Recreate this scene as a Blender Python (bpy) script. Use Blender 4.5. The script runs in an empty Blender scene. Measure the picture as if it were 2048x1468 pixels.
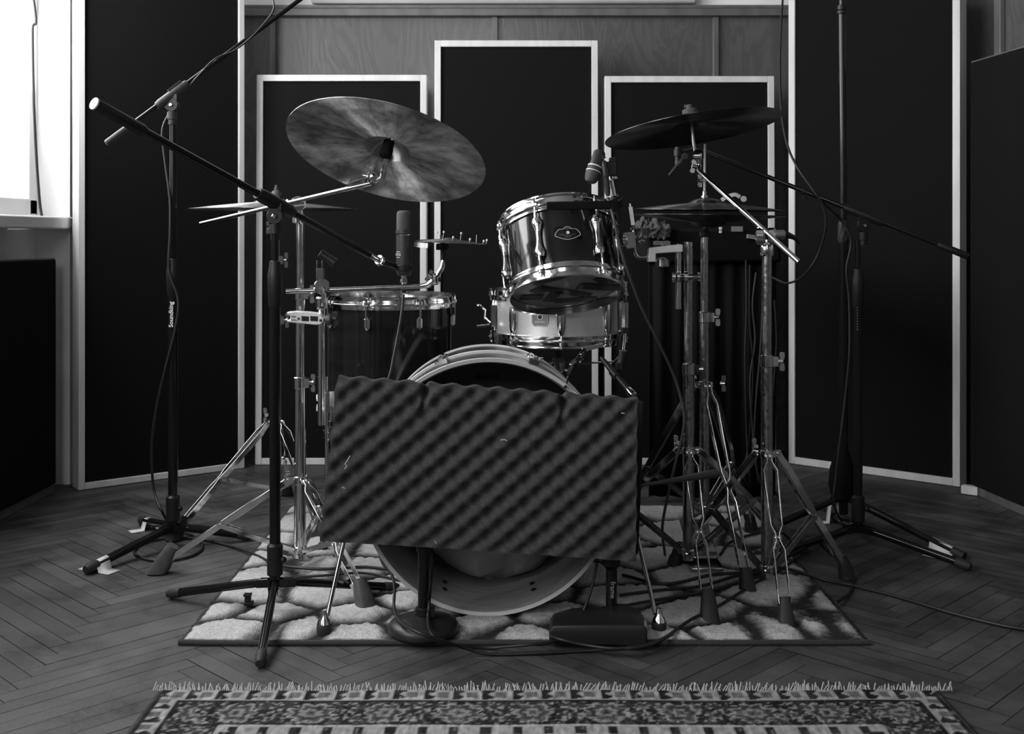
import bpy, math, random
from mathutils import Vector, Matrix, Quaternion, noise
random.seed(7)
sc = bpy.context.scene
# ------------------------------------------------------------------ camera
CAM_H = 0.88
FPX = 2250.0          # focal length in pixels of the 2048 wide frame
HOR = 470.0           # image row of the horizon
cam_d = bpy.data.cameras.new('camera')
cam = bpy.data.objects.new('camera', cam_d)
sc.collection.objects.link(cam)
sc.camera = cam
cam.location = (0, 0, CAM_H)
cam.rotation_euler = (math.pi/2, 0, 0)
cam_d.sensor_width = 36.0
cam_d.lens = FPX/2048*36.0
cam_d.shift_y = -(734-HOR)/2048
cam_d.clip_start = 0.05
cam_d.dof.use_dof = True
cam_d.dof.focus_distance = 2.75
cam_d.dof.aperture_fstop = 7.0
# ------------------------------------------------------------------ view, world, window daylight
sc.view_settings.view_transform = 'Standard'
sc.view_settings.look = 'None'
sc.view_settings.gamma = 1.0
sc.view_settings.exposure = 0.0
sc.view_settings.use_curve_mapping = False
world = bpy.data.worlds.new('world'); sc.world = world
world.use_nodes = True
world.node_tree.nodes['Background'].inputs[0].default_value = (1, 1, 1, 1)
world.node_tree.nodes['Background'].inputs[1].default_value = 0.03

def area(name, loc, target, sx, sy, power, spread=180):
    l = bpy.data.lights.new(name, 'AREA'); l.shape = 'RECTANGLE'
    l.size = sx; l.size_y = sy; l.energy = power; l.spread = math.radians(spread)
    o = bpy.data.objects.new(name, l); sc.collection.objects.link(o)
    o.location = loc
    o.rotation_euler = (Vector(target)-Vector(loc)).to_track_quat('-Z', 'Y').to_euler()
    return o
# daylight entering the two tall windows of the left wall and one window behind the camera
area('daylight_far_window', (-1.655, 3.25, 1.80), (0, 3.25, 1.60), 1.35, 1.62, 74)
area('daylight_near_window', (-1.655, 1.0, 1.85), (0, 1.0, 1.75), 1.8, 1.62, 58)
area('daylight_rear_window', (-0.45, -1.95, 2.3), (-0.2, 3.0, 1.2), 0.84, 1.42, 25)

# ------------------------------------------------------------------ helpers
def P(px, py, Y):
    return Vector(((px-1024)*Y/FPX, Y, CAM_H-(py-HOR)*Y/FPX))
def G(px, py, z=0.0):
    s = (py-HOR)/(CAM_H-z)
    return P(px, py, FPX/s)
def xat(px, Y): return (px-1024)*Y/FPX
def zat(py, Y): return CAM_H-(py-HOR)*Y/FPX

WO = {}
def basis(axis, hint=None):
    z = Vector(axis).normalized()
    h = Vector(hint) if hint is not None else (Vector((0, 0, 1)) if abs(z.z) < 0.95 else Vector((1, 0, 0)))
    x = h.cross(z)
    if x.length < 1e-6: x = Vector((0, 1, 0)).cross(z)
    x.normalize(); y = z.cross(x)
    return x, y, z

class MB:
    def __init__(s): s.v = []; s.f = []
    def add(s, vs, fs):
        o = len(s.v); s.v += [Vector(v) for v in vs]; s.f += [[i+o for i in f] for f in fs]
        return s
    def tube(s, pts, r, seg=10, caps=True, flat=1.0, hint=None):
        pts = [Vector(p) for p in pts]; n = len(pts)
        rs = r if isinstance(r, (list, tuple)) else [r]*n
        vs = []; fs = []
        t0 = (pts[1]-pts[0]).normalized()
        x, y, _ = basis(t0, hint); prev = t0
        for i, p in enumerate(pts):
            if i == 0: t = t0
            elif i == n-1: t = (pts[i]-pts[i-1]).normalized()
            else:
                t = ((pts[i+1]-pts[i]).normalized()+(pts[i]-pts[i-1]).normalized())
                t = t.normalized() if t.length > 1e-9 else prev
            q = prev.rotation_difference(t); x = q @ x; y = q @ y; prev = t
            for k in range(seg):
                a = 2*math.pi*k/seg
                vs.append(p+(x*math.cos(a)+y*math.sin(a)*flat)*rs[i])
        for i in range(n-1):
            for k in range(seg):
                k2 = (k+1) % seg
                fs.append([i*seg+k, i*seg+k2, (i+1)*seg+k2, (i+1)*seg+k])
        if caps:
            fs.append(list(range(seg))[::-1]); fs.append([(n-1)*seg+k for k in range(seg)])
        return s.add(vs, fs)
    def cyl(s, a, b, r, seg=16): return s.tube([a, b], r, seg)
    def box(s, c, size, R=None, taper=1.0):
        c = Vector(c); hx, hy, hz = [q/2 for q in size]; vs = []
        for z in (-1, 1):
            t = taper if z > 0 else 1.0
            for x, y in ((-1, -1), (1, -1), (1, 1), (-1, 1)):
                v = Vector((x*hx*t, y*hy*t, z*hz))
                vs.append(c+(R @ v if R is not None else v))
        return s.add(vs, [[3, 2, 1, 0], [4, 5, 6, 7], [0, 1, 5, 4], [1, 2, 6, 5], [2, 3, 7, 6], [3, 0, 4, 7]])
    def bar(s, a, b, w, t, side=None):
        # flat bar from a to b; width w along 'side', thickness t
        a = Vector(a); b = Vector(b); z = (b-a).normalized()
        sd = Vector(side) if side is not None else basis(z)[0]
        sd = (sd - z*sd.dot(z)).normalized(); n = z.cross(sd)
        vs = []
        for p in (a, b):
            for u, v in ((-1, -1), (1, -1), (1, 1), (-1, 1)):
                vs.append(p+sd*w/2*u+n*t/2*v)
        return s.add(vs, [[3, 2, 1, 0], [4, 5, 6, 7], [0, 1, 5, 4], [1, 2, 6, 5], [2, 3, 7, 6], [3, 0, 4, 7]])
    def strap(s, pts, w, t, side):
        # swept flat strip: width w along 'side'
        pts = [Vector(p) for p in pts]; side = Vector(side).normalized(); vs = []; fs = []
        for i, p in enumerate(pts):
            d = (pts[min(i+1, len(pts)-1)]-pts[max(i-1, 0)]).normalized()
            sd = (side-d*side.dot(d)).normalized(); n = d.cross(sd)
            for u, v in ((-1, -1), (1, -1), (1, 1), (-1, 1)):
                vs.append(p+sd*w/2*u+n*t/2*v)
        m = len(pts)
        for i in range(m-1):
            for k in range(4):
                k2 = (k+1) % 4
                fs.append([i*4+k, i*4+k2, (i+1)*4+k2, (i+1)*4+k])
        fs += [[3, 2, 1, 0], [(m-1)*4+k for k in range(4)]]
        return s.add(vs, fs)
    def lathe(s, prof, o=(0, 0, 0), axis=(0, 0, 1), seg=48, closed=False, hint=None):
        x, y, z = basis(axis, hint); o = Vector(o); vs = []; fs = []
        n = len(prof)
        for r, h in prof:
            for k in range(seg):
                a = 2*math.pi*k/seg
                vs.append(o+(x*math.cos(a)+y*math.sin(a))*r+z*h)
        for i in range(n if closed else n-1):
            j = (i+1) % n
            for k in range(seg):
                k2 = (k+1) % seg
                fs.append([i*seg+k, i*seg+k2, j*seg+k2, j*seg+k])
        if not closed:
            if prof[0][0] > 1e-5: fs.append(list(range(seg))[::-1])
            if prof[-1][0] > 1e-5: fs.append([(n-1)*seg+k for k in range(seg)])
        return s.add(vs, fs)
    def ring(s, o, axis, R, r, seg=40, rs=8, sx=1.0):
        return s.lathe([(R+r*math.cos(2*math.pi*k/rs)*sx, r*math.sin(2*math.pi*k/rs)) for k in range(rs)], o, axis, seg, True)
    def ball(s, c, r, seg=14, sz=1.0, axis=(0, 0, 1)):
        n = 8
        return s.lathe([(max(1e-6, r*math.sin(math.pi*i/n)), -r*sz*math.cos(math.pi*i/n)) for i in range(n+1)], c, axis, seg)
    def prism(s, outline, o, x, y, depth):
        # outline (2D) in plane o + u*x + v*y, extruded along x cross y
        x = Vector(x); y = Vector(y); n = x.cross(y).normalized(); o = Vector(o); m = len(outline)
        vs = [o+x*u+y*v for u, v in outline]+[o+x*u+y*v+n*depth for u, v in outline]
        fs = [list(range(m))[::-1], [m+i for i in range(m)]]+[[i, (i+1) % m, m+(i+1) % m, m+i] for i in range(m)]
        return s.add(vs, fs)
    def wing(s, c, axis, span, w=0.012, t=0.004, L=0.016):
        # wing nut: hub on 'axis', two wings along 'span'
        c = Vector(c); ax = Vector(axis).normalized(); sp = Vector(span); sp = (sp-ax*sp.dot(ax)).normalized()
        s.cyl(c-ax*0.006, c+ax*0.006, 0.006, 12)
        for q in (-1, 1):
            a = c+sp*q*0.004
            n = sp.cross(ax)
            out = []
            for u, v in ((0, -w*.35), (L*.5, -w*.5), (L*.9, -w*.45), (L, 0), (L*.9, w*.45), (L*.5, w*.5), (0, w*.35)):
                out.append((u, v))
            s.prism(out, a-n*t/2*q+ax*0.003, sp*q, ax, t)
        return s
    def build(s, name, m, parent=None, smooth=35, raw=False, bevel=0.0, kind=None):
        me = bpy.data.meshes.new(name)
        if raw: off = Vector((0, 0, 0))
        elif parent is not None: off = WO[parent.name]
        else:
            off = Vector(((min(v.x for v in s.v)+max(v.x for v in s.v))/2, (min(v.y for v in s.v)+max(v.y for v in s.v))/2, min(v.z for v in s.v)))
        me.from_pydata([tuple(v-off) for v in s.v], [], s.f)
        import bmesh
        b = bmesh.new(); b.from_mesh(me); bmesh.ops.recalc_face_normals(b, faces=b.faces); b.to_mesh(me); b.free()
        me.materials.append(m)
        if smooth:
            me.shade_smooth(); me.set_sharp_from_angle(angle=math.radians(smooth))
        o = bpy.data.objects.new(name, me); sc.collection.objects.link(o)
        if parent is not None: o.parent = parent; WO[o.name] = WO[parent.name]
        else: o.location = off; WO[o.name] = off
        if bevel:
            md = o.modifiers.new('edge', 'BEVEL'); md.width = bevel; md.segments = 2; md.limit_method = 'ANGLE'
        if kind: o['kind'] = kind
        return o

def tag(o, label, cat, group=None):
    o['label'] = label; o['category'] = cat
    if group: o['group'] = group
    return o
def thing(name, label, cat, loc, group=None, rot=None):
    o = bpy.data.objects.new(name, None); sc.collection.objects.link(o)
    o.empty_display_size = 0.05
    o.location = loc; WO[o.name] = Vector(loc)
    if rot is not None: o.rotation_mode = 'QUATERNION'; o.rotation_quaternion = rot
    return tag(o, label, cat, group)
def spline(pts, n=10):
    pts = [Vector(p) for p in pts]; out = []
    q = [pts[0]*2-pts[1]]+pts+[pts[-1]*2-pts[-2]]
    for i in range(1, len(q)-2):
        p0, p1, p2, p3 = q[i-1], q[i], q[i+1], q[i+2]
        for k in range(n):
            t = k/n
            out.append(0.5*((2*p1)+(p2-p0)*t+(2*p0-5*p1+4*p2-p3)*t*t+(3*p1-p0-3*p2+p3)*t**3))
    out.append(pts[-1]); return out
def text(s, size, o, right, up, m, parent, name='lettering', ext=0.0004, raw=False, align='CENTER', bold=0.0):
    cu = bpy.data.curves.new('t', 'FONT'); cu.body = s; cu.size = size; cu.extrude = ext; cu.align_x = align; cu.align_y = 'CENTER'
    cu.offset = bold; cu.resolution_u = 3
    to = bpy.data.objects.new('t', cu); sc.collection.objects.link(to)
    dg = bpy.context.evaluated_depsgraph_get(); dg.update()
    me = bpy.data.meshes.new_from_object(to.evaluated_get(dg))
    bpy.data.objects.remove(to)
    x = Vector(right).normalized(); y = Vector(up).normalized(); z = x.cross(y)
    off = Vector((0, 0, 0)) if raw else WO[parent.name]
    for v in me.vertices:
        c = v.co.copy(); v.co = Vector(o)+x*c.x+y*c.y+z*c.z-off
    me.materials.clear(); me.materials.append(m); me.name = name
    ob = bpy.data.objects.new(name, me); sc.collection.objects.link(ob); ob.parent = parent
    WO[ob.name] = WO[parent.name]
    return ob

# ------------------------------------------------------------------ materials
def mat(name, col, rough=0.5, metal=0.0, noise_s=0, noise_a=0.0, bump=0.0, bump_s=200, spec=0.5, rough_a=0.0, coords='Object', stretch=(1, 1, 1), coat=0.0):
    m = bpy.data.materials.new(name); m.use_nodes = True; nt = m.node_tree; b = nt.nodes['Principled BSDF']
    b.inputs['Base Color'].default_value = (col, col, col, 1); b.inputs['Roughness'].default_value = rough
    b.inputs['Metallic'].default_value = metal; b.inputs['Specular IOR Level'].default_value = spec
    b.inputs['Coat Weight'].default_value = coat; b.inputs['Coat Roughness'].default_value = 0.05
    if noise_s or bump:
        tc = nt.nodes.new('ShaderNodeTexCoord'); mp = nt.nodes.new('ShaderNodeMapping'); mp.inputs['Scale'].default_value = stretch
        nt.links.new(tc.outputs[coords], mp.inputs[0])
    if noise_s:
        n = nt.nodes.new('ShaderNodeTexNoise'); n.inputs['Scale'].default_value = noise_s; n.inputs['Detail'].default_value = 5
        nt.links.new(mp.outputs[0], n.inputs['Vector'])
        r = nt.nodes.new('ShaderNodeMapRange'); r.inputs[1].default_value = 0.3; r.inputs[2].default_value = 0.7
        r.inputs[3].default_value = max(0, col*(1-noise_a)); r.inputs[4].default_value = col*(1+noise_a)
        nt.links.new(n.outputs[0], r.inputs[0])
        c = nt.nodes.new('ShaderNodeCombineColor')
        for i in range(3): nt.links.new(r.outputs[0], c.inputs[i])
        nt.links.new(c.outputs[0], b.inputs['Base Color'])
        if rough_a:
            r2 = nt.nodes.new('ShaderNodeMapRange'); r2.inputs[1].default_value = 0.35; r2.inputs[2].default_value = 0.65
            r2.inputs[3].default_value = rough; r2.inputs[4].default_value = rough+rough_a
            nt.links.new(n.outputs[0], r2.inputs[0]); nt.links.new(r2.outputs[0], b.inputs['Roughness'])
    if bump:
        n2 = nt.nodes.new('ShaderNodeTexNoise'); n2.inputs['Scale'].default_value = bump_s; n2.inputs['Detail'].default_value = 3
        nt.links.new(mp.outputs[0], n2.inputs['Vector'])
        bp = nt.nodes.new('ShaderNodeBump'); bp.inputs['Strength'].default_value = bump; bp.inputs['Distance'].default_value = 0.002
        nt.links.new(n2.outputs[0], bp.inputs['Height']); nt.links.new(bp.outputs[0], b.inputs['Normal'])
    return m
M = {}
M['chrome'] = mat('chrome', 0.7, 0.08, 1.0, 30, 0.06, rough_a=0.08)
M['worn_chrome'] = mat('worn_chrome', 0.42, 0.14, 1.0, 90, 0.16, bump=0.02, bump_s=500, rough_a=0.12)
M['alu'] = mat('cast_aluminium', 0.8, 0.35, 0.5, 80, 0.08)
M['black_gloss'] = mat('black_lacquered_steel', 0.007, 0.16, 0.0, spec=0.35)
M['black_plastic'] = mat('black_plastic', 0.011, 0.42, spec=0.3, bump=0.1, bump_s=500)
M['grey_plastic'] = mat('dark_grey_plastic', 0.035, 0.5, bump=0.1, bump_s=500)
M['rubber'] = mat('rubber', 0.02, 0.65, bump=0.3, bump_s=120)
M['grey_rubber'] = mat('worn_rubber', 0.06, 0.7, bump=0.4, bump_s=90, noise_s=30, noise_a=0.3)
M['cable'] = mat('cable_jacket', 0.014, 0.5)
M['cable_grey'] = mat('cable_jacket_grey', 0.05, 0.45)
M['fabric'] = mat('black_acoustic_fabric', 0.009, 1.0, bump=0.25, bump_s=900, noise_s=400, noise_a=0.3, spec=0.1)
M['black_cloth'] = mat('black_cloth', 0.008, 1.0, bump=0.3, bump_s=60, spec=0.1)
M['pine'] = mat('pale_pine', 0.70, 0.6, noise_s=22, noise_a=0.12, stretch=(1, 1, 0.15), spec=0.3)
M['white_paint'] = mat('white_paint', 0.78, 0.5, noise_s=5, noise_a=0.04, spec=0.3)
M['wall_paint'] = mat('wall_plaster', 0.85, 0.8, noise_s=4, noise_a=0.08, bump=0.2, bump_s=60, spec=0.2)
M['dark_paint'] = mat('grey_plaster', 0.22, 0.8, noise_s=4, noise_a=0.08, spec=0.2)
M['tape'] = mat('white_cloth_tape', 0.75, 0.7)
M['tape_black'] = mat('black_cloth_tape', 0.012, 0.55)
M['shell'] = mat('dark_lacquered_shell', 0.012, 0.10, noise_s=3, noise_a=0.5, stretch=(1, 1, 6), spec=0.5, coat=0.0)
M['shell_dull'] = mat('dark_satin_shell', 0.008, 0.3, spec=0.4)
M['snare_shell'] = mat('satin_metal_shell', 0.95, 0.32, 0.8, noise_s=200, noise_a=0.05)
M['inner_shell'] = mat('bare_wood_inner_shell', 0.32, 0.6, noise_s=20, noise_a=0.2, stretch=(1, 6, 1))
M['hoop_wood'] = mat('bright_hoop', 0.6, 0.35, 0.2)
M['hoop_dark'] = mat('dark_hoop_inlay', 0.02, 0.3)
M['head_grey'] = mat('clear_drum_head', 0.26, 0.35, noise_s=8, noise_a=0.3)
M['head_white'] = mat('coated_drum_head', 0.6, 0.6)
M['badge'] = mat('badge_plate', 0.01, 0.3)
M['silver'] = mat('silver_print', 0.7, 0.4)
M['dull_silver'] = mat('grey_print', 0.22, 0.5)
M['white_print'] = mat('white_print', 0.8, 0.6)
M['mic_body'] = mat('matt_grey_microphone', 0.035, 0.4, 0.2)
M['mic_mesh'] = mat('microphone_mesh', 0.075, 0.5, 0.6, bump=0.8, bump_s=900)
M['cotton'] = mat('white_cotton', 0.5, 0.9, bump=0.5, bump_s=100, spec=0.1)
M['towel'] = mat('grey_towel', 0.08, 1.0, bump=0.5, bump_s=120, spec=0.1)

def foam_mat():
    m = mat('charcoal_foam', 0.057, 1.0, noise_s=500, noise_a=0.35, bump=0.5, bump_s=900, spec=0.1); return m
M['foam'] = foam_mat()

def cymbal_mat(name, base, rough, streak=0.6):
    m = bpy.data.materials.new(name); m.use_nodes = True; nt = m.node_tree; b = nt.nodes['Principled BSDF']
    b.inputs['Metallic'].default_value = 1.0
    tc = nt.nodes.new('ShaderNodeTexCoord')
    sep = nt.nodes.new('ShaderNodeSeparateXYZ'); nt.links.new(tc.outputs['Object'], sep.inputs[0])
    # polar coordinates of the disc: angle and radius
    at = nt.nodes.new('ShaderNodeMath'); at.operation = 'ARCTAN2'; nt.links.new(sep.outputs[1], at.inputs[0]); nt.links.new(sep.outputs[0], at.inputs[1])
    ln = nt.nodes.new('ShaderNodeVectorMath'); ln.operation = 'LENGTH'; nt.links.new(tc.outputs['Object'], ln.inputs[0])
    cv = nt.nodes.new('ShaderNodeCombineXYZ')
    m1 = nt.nodes.new('ShaderNodeMath'); m1.operation = 'MULTIPLY'; m1.inputs[1].default_value = 3.0; nt.links.new(at.outputs[0], m1.inputs[0])
    m2 = nt.nodes.new('ShaderNodeMath'); m2.operation = 'MULTIPLY'; m2.inputs[1].default_value = 9.0; nt.links.new(ln.outputs['Value'], m2.inputs[0])
    nt.links.new(m1.outputs[0], cv.inputs[0]); nt.links.new(m2.outputs[0], cv.inputs[1])
    n1 = nt.nodes.new('ShaderNodeTexNoise'); n1.inputs['Scale'].default_value = 1.7; n1.inputs['Detail'].default_value = 8; n1.inputs['Roughness'].default_value = 0.65
    nt.links.new(cv.outputs[0], n1.inputs['Vector'])
    n2 = nt.nodes.new('ShaderNodeTexNoise'); n2.inputs['Scale'].default_value = 9; n2.inputs['Detail'].default_value = 6
    nt.links.new(tc.outputs['Object'], n2.inputs['Vector'])
    mx = nt.nodes.new('ShaderNodeMath'); mx.operation = 'MULTIPLY'; nt.links.new(n1.outputs[0], mx.inputs[0]); nt.links.new(n2.outputs[0], mx.inputs[1])
    r = nt.nodes.new('ShaderNodeMapRange'); r.inputs[1].default_value = 0.17; r.inputs[2].default_value = 0.36
    r.inputs[3].default_value = base*(1-streak); r.inputs[4].default_value = base*(1+streak)
    nt.links.new(mx.outputs[0], r.inputs[0])
    c = nt.nodes.new('ShaderNodeCombineColor')
    for i in range(3): nt.links.new(r.outputs[0], c.inputs[i])
    nt.links.new(c.outputs[0], b.inputs['Base Color'])
    b.inputs['Roughness'].default_value = rough
    b.inputs['Anisotropic'].default_value = 0.95; b.inputs['Anisotropic Rotation'].default_value = 0.25
    tg = nt.nodes.new('ShaderNodeTangent'); tg.direction_type = 'RADIAL'; tg.axis = 'Z'
    nt.links.new(tg.outputs[0], b.inputs['Tangent'])
    # lathe grooves
    wv = nt.nodes.new('ShaderNodeMath'); wv.operation = 'MULTIPLY'; wv.inputs[1].default_value = 2600; nt.links.new(ln.outputs['Value'], wv.inputs[0])
    sn = nt.nodes.new('ShaderNodeMath'); sn.operation = 'SINE'; nt.links.new(wv.outputs[0], sn.inputs[0])
    bp = nt.nodes.new('ShaderNodeBump'); bp.inputs['Strength'].default_value = 0.05; bp.inputs['Distance'].default_value = 0.001
    nt.links.new(sn.outputs[0], bp.inputs['Height']); nt.links.new(bp.outputs[0], b.inputs['Normal'])
    return m
M['cym_bright'] = cymbal_mat('brilliant_bronze', 0.55, 0.5, 0.6)
M['cym_dark'] = cymbal_mat('dark_bronze', 0.10, 0.38, 0.5)
M['cym_mid'] = cymbal_mat('aged_bronze', 0.4, 0.4, 0.5)
# ------------------------------------------------------------------ room shell
XL, XR, YB, YF, ZC = -1.56, 1.70, 4.60, -2.0, 3.3
def structure(o): o['kind'] = 'structure'; return o

def attr_mat(name, attr, rough=0.5, bump=0.0, bump_s=200, spec=0.4, noise_s=0, noise_a=0.0, stretch=(1, 1, 1), rough_a=0.0):
    m = bpy.data.materials.new(name); m.use_nodes = True; nt = m.node_tree; b = nt.nodes['Principled BSDF']
    a = nt.nodes.new('ShaderNodeAttribute'); a.attribute_name = attr
    b.inputs['Roughness'].default_value = rough; b.inputs['Specular IOR Level'].default_value = spec
    src = a.outputs['Color']
    tc = nt.nodes.new('ShaderNodeTexCoord'); mp = nt.nodes.new('ShaderNodeMapping'); mp.inputs['Scale'].default_value = stretch
    nt.links.new(tc.outputs['Object'], mp.inputs[0])
    if noise_s:
        n = nt.nodes.new('ShaderNodeTexNoise'); n.inputs['Scale'].default_value = noise_s; n.inputs['Detail'].default_value = 6; n.inputs['Roughness'].default_value = 0.65
        nt.links.new(mp.outputs[0], n.inputs['Vector'])
        r = nt.nodes.new('ShaderNodeMapRange'); r.inputs[1].default_value = 0.3; r.inputs[2].default_value = 0.7
        r.inputs[3].default_value = 1-noise_a; r.inputs[4].default_value = 1+noise_a
        nt.links.new(n.outputs[0], r.inputs[0])
        vm = nt.nodes.new('ShaderNodeVectorMath'); vm.operation = 'SCALE'
        nt.links.new(src, vm.inputs[0]); nt.links.new(r.outputs[0], vm.inputs['Scale']); src = vm.outputs[0]
        if rough_a:
            r2 = nt.nodes.new('ShaderNodeMapRange'); r2.inputs[1].default_value = 0.35; r2.inputs[2].default_value = 0.65
            r2.inputs[3].default_value = rough; r2.inputs[4].default_value = rough+rough_a
            nt.links.new(n.outputs[0], r2.inputs[0]); nt.links.new(r2.outputs[0], b.inputs['Roughness'])
    nt.links.new(src, b.inputs['Base Color'])
    if bump:
        n2 = nt.nodes.new('ShaderNodeTexNoise'); n2.inputs['Scale'].default_value = bump_s; n2.inputs['Detail'].default_value = 4
        nt.links.new(tc.outputs['Object'], n2.inputs['Vector'])
        bp = nt.nodes.new('ShaderNodeBump'); bp.inputs['Strength'].default_value = bump; bp.inputs['Distance'].default_value = 0.003
        nt.links.new(n2.outputs[0], bp.inputs['Height']); nt.links.new(bp.outputs[0], b.inputs['Normal'])
    return m
def set_attr(me, name, vals):
    a = me.attributes.new(name, 'FLOAT_COLOR', 'POINT')
    a.data.foreach_set('color', [c for v in vals for c in (v, v, v, 1.0)])

# herringbone parquet: every board is geometry, tone per board
fm = MB(); tones = []
W_, N_ = 0.044, 10
ox = -0.955-0.0
def board(x0, y0, x1, y1):
    g = 0.0008/W_
    c45 = math.sqrt(0.5); vs = []
    cx_, cy_ = (x0+x1)/2, (y0+y1)/2
    X = (cx_-cy_)*c45*W_+ox; Y = (cx_+cy_)*c45*W_
    if not (-1.85 < X < 1.95 and 0.9 < Y < 4.85): return
    t = random.uniform(0.050, 0.080); dz = random.uniform(-0.0003, 0.0003)
    for x, y in ((x0+g, y0+g), (x1-g, y0+g), (x1-g, y1-g), (x0+g, y1-g)):
        vs.append(((x-y)*c45*W_+ox, (x+y)*c45*W_, dz))
    fm.add(vs, [[0, 1, 2, 3]]); tones.extend([t]*4)
for a in range(-10, 180):
    for b in range(-8, 9):
        x0 = a+b*N_; y0 = a-b*N_
        board(x0, y0, x0+N_, y0+1)
        board(x0+N_, y0+1-N_, x0+N_+1, y0+1)
me = bpy.data.meshes.new('floor'); me.from_pydata([tuple(v) for v in fm.v], [], fm.f)
set_attr(me, 'tone', tones)
me.materials.append(attr_mat('oiled_parquet', 'tone', 0.42, 0.3, 60, 0.4, 4.5, 0.55, (1, 1, 1), 0.3))
fo = bpy.data.objects.new('floor', me); sc.collection.objects.link(fo); structure(fo)
b = MB(); b.box((0.05, 1.4, -0.053), (4.2, 7.2, 0.1)); structure(b.build('floor_base', mat('dark_floor_joint', 0.012, 0.9)))

# back wall: white plaster with varnished plywood panelling to 1.77 m
def ply_mat():
    m = bpy.data.materials.new('varnished_plywood'); m.use_nodes = True; nt = m.node_tree; b = nt.nodes['Principled BSDF']
    tc = nt.nodes.new('ShaderNodeTexCoord'); mp = nt.nodes.new('ShaderNodeMapping'); mp.inputs['Scale'].default_value = (1, 1, 0.28)
    nt.links.new(tc.outputs['Object'], mp.inputs[0])
    n = nt.nodes.new('ShaderNodeTexNoise'); n.inputs['Scale'].default_value = 6; n.inputs['Detail'].default_value = 8; n.inputs['Distortion'].default_value = 1.2
    nt.links.new(mp.outputs[0], n.inputs['Vector'])
    w = nt.nodes.new('ShaderNodeMath'); w.operation = 'MULTIPLY'; w.inputs[1].default_value = 60; nt.links.new(n.outputs[0], w.inputs[0])
    s = nt.nodes.new('ShaderNodeMath'); s.operation = 'SINE'; nt.links.new(w.outputs[0], s.inputs[0])
    r = nt.nodes.new('ShaderNodeMapRange'); r.inputs[1].default_value = -1; r.inputs[3].default_value = 0.085; r.inputs[4].default_value = 0.105
    nt.links.new(s.outputs[0], r.inputs[0])
    c = nt.nodes.new('ShaderNodeCombineColor')
    for i in range(3): nt.links.new(r.outputs[0], c.inputs[i])
    nt.links.new(c.outputs[0], b.inputs['Base Color']); b.inputs['Roughness'].default_value = 0.24
    bp = nt.nodes.new('ShaderNodeBump'); bp.inputs['Strength'].default_value = 0.06; bp.inputs['Distance'].default_value = 0.001
    nt.links.new(s.outputs[0], bp.inputs['Height']); nt.links.new(bp.outputs[0], b.inputs['Normal'])
    return m
M['ply'] = ply_mat()
M['batten'] = mat('varnished_batten', 0.12, 0.3, noise_s=20, noise_a=0.2, stretch=(1, 1, 0.2))
b = MB(); b.box((0.05, YB+0.06, ZC/2), (3.9, 0.1, ZC)); structure(b.build('wall_back', M['wall_paint']))
b = MB(); b.box((0.05, YB-0.001, 0.885), (3.5, 0.022, 1.77)); structure(b.build('trim_1', M['ply']))
tb = MB()
for px in (548, 990, 1430): tb.box((xat(px, YB), YB-0.018, 0.884), (0.024, 0.016, 1.768))
tb.box((0.05, YB-0.022, 1.783), (3.5, 0.05, 0.03)); structure(tb.build('trim_2', M['batten'], bevel=0.003))
tb = MB(); tb.box((0.05, YB-0.014, 1.81), (3.5, 0.02, 0.012)); structure(tb.build('trim_3', M['batten']))
# pale board standing on the ledge
b = MB(); b.box(((xat(625, YB)+xat(1390, YB))/2, YB-0.02, 2.02), (xat(1390, YB)-xat(625, YB), 0.035, 0.40))
tag(b.build('notice_board', mat('pale_board', 0.42, 0.8, noise_s=6, noise_a=0.1), bevel=0.008), 'pale long blank board standing on the ledge above the wood panelling', 'board')

# left wall with two deep window niches
def seg(mb, y0, y1, z0, z1, x0=XL-0.22, x1=XL): mb.box(((x0+x1)/2, (y0+y1)/2, (z0+z1)/2), (x1-x0, y1-y0, z1-z0))
NI = [(2.45, 3.97), (0.05, 1.95)]
b = MB()
seg(b, 3.97, YB+0.1, 0, ZC); seg(b, 1.95, 2.45, 0, ZC); seg(b, YF, 0.05, 0, ZC)
for y0, y1 in NI:
    seg(b, y0, y1, 2.66, ZC); seg(b, y0, y1, 0, 0.90, XL-0.22, XL-0.125)
structure(b.build('wall_left', M['wall_paint']))
for i, (y0, y1) in enumerate(NI):
    w = bpy.data.objects.new('window_%d' % (i+1), None); sc.collection.objects.link(w); w.location = (XL-0.12, (y0+y1)/2, 0.95); WO[w.name] = Vector(w.location); w['kind'] = 'structure'
    f = MB()
    fx = XL-0.14
    for yy in (y0+0.03, y1-0.03, (y0+y1)/2): f.box((fx, yy, 1.80), (0.05, 0.06, 1.70))
    for zz in (0.975, 2.62, 2.05): f.box((fx, (y0+y1)/2, zz), (0.05, y1-y0, 0.06))
    f.build('window_frame', M['white_paint'], w, bevel=0.004)
    g = MB(); g.box((XL-0.15, (y0+y1)/2, 1.8), (0.006, y1-y0-0.04, 1.66))
    gm = bpy.data.materials.get('bright_sky_glass')
    if gm is None:
        gm = bpy.data.materials.new('bright_sky_glass'); gm.use_nodes = True
        e = gm.node_tree.nodes['Principled BSDF']; e.inputs['Base Color'].default_value = (.8, .8, .8, 1); e.inputs['Roughness'].default_value = 0.1
        e.inputs['Emission Color'].default_value = (1, 1, 1, 1); e.inputs['Emission Strength'].default_value = 1.6
    g.build('window_pane', gm, w)
    s_ = MB(); s_.box((XL-0.055, (y0+y1)/2, 0.922), (0.14, y1-y0+(0.0 if i == 0 else 0.06), 0.042)); s_.build('window_sill', M['white_paint'], w, bevel=0.006)
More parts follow.
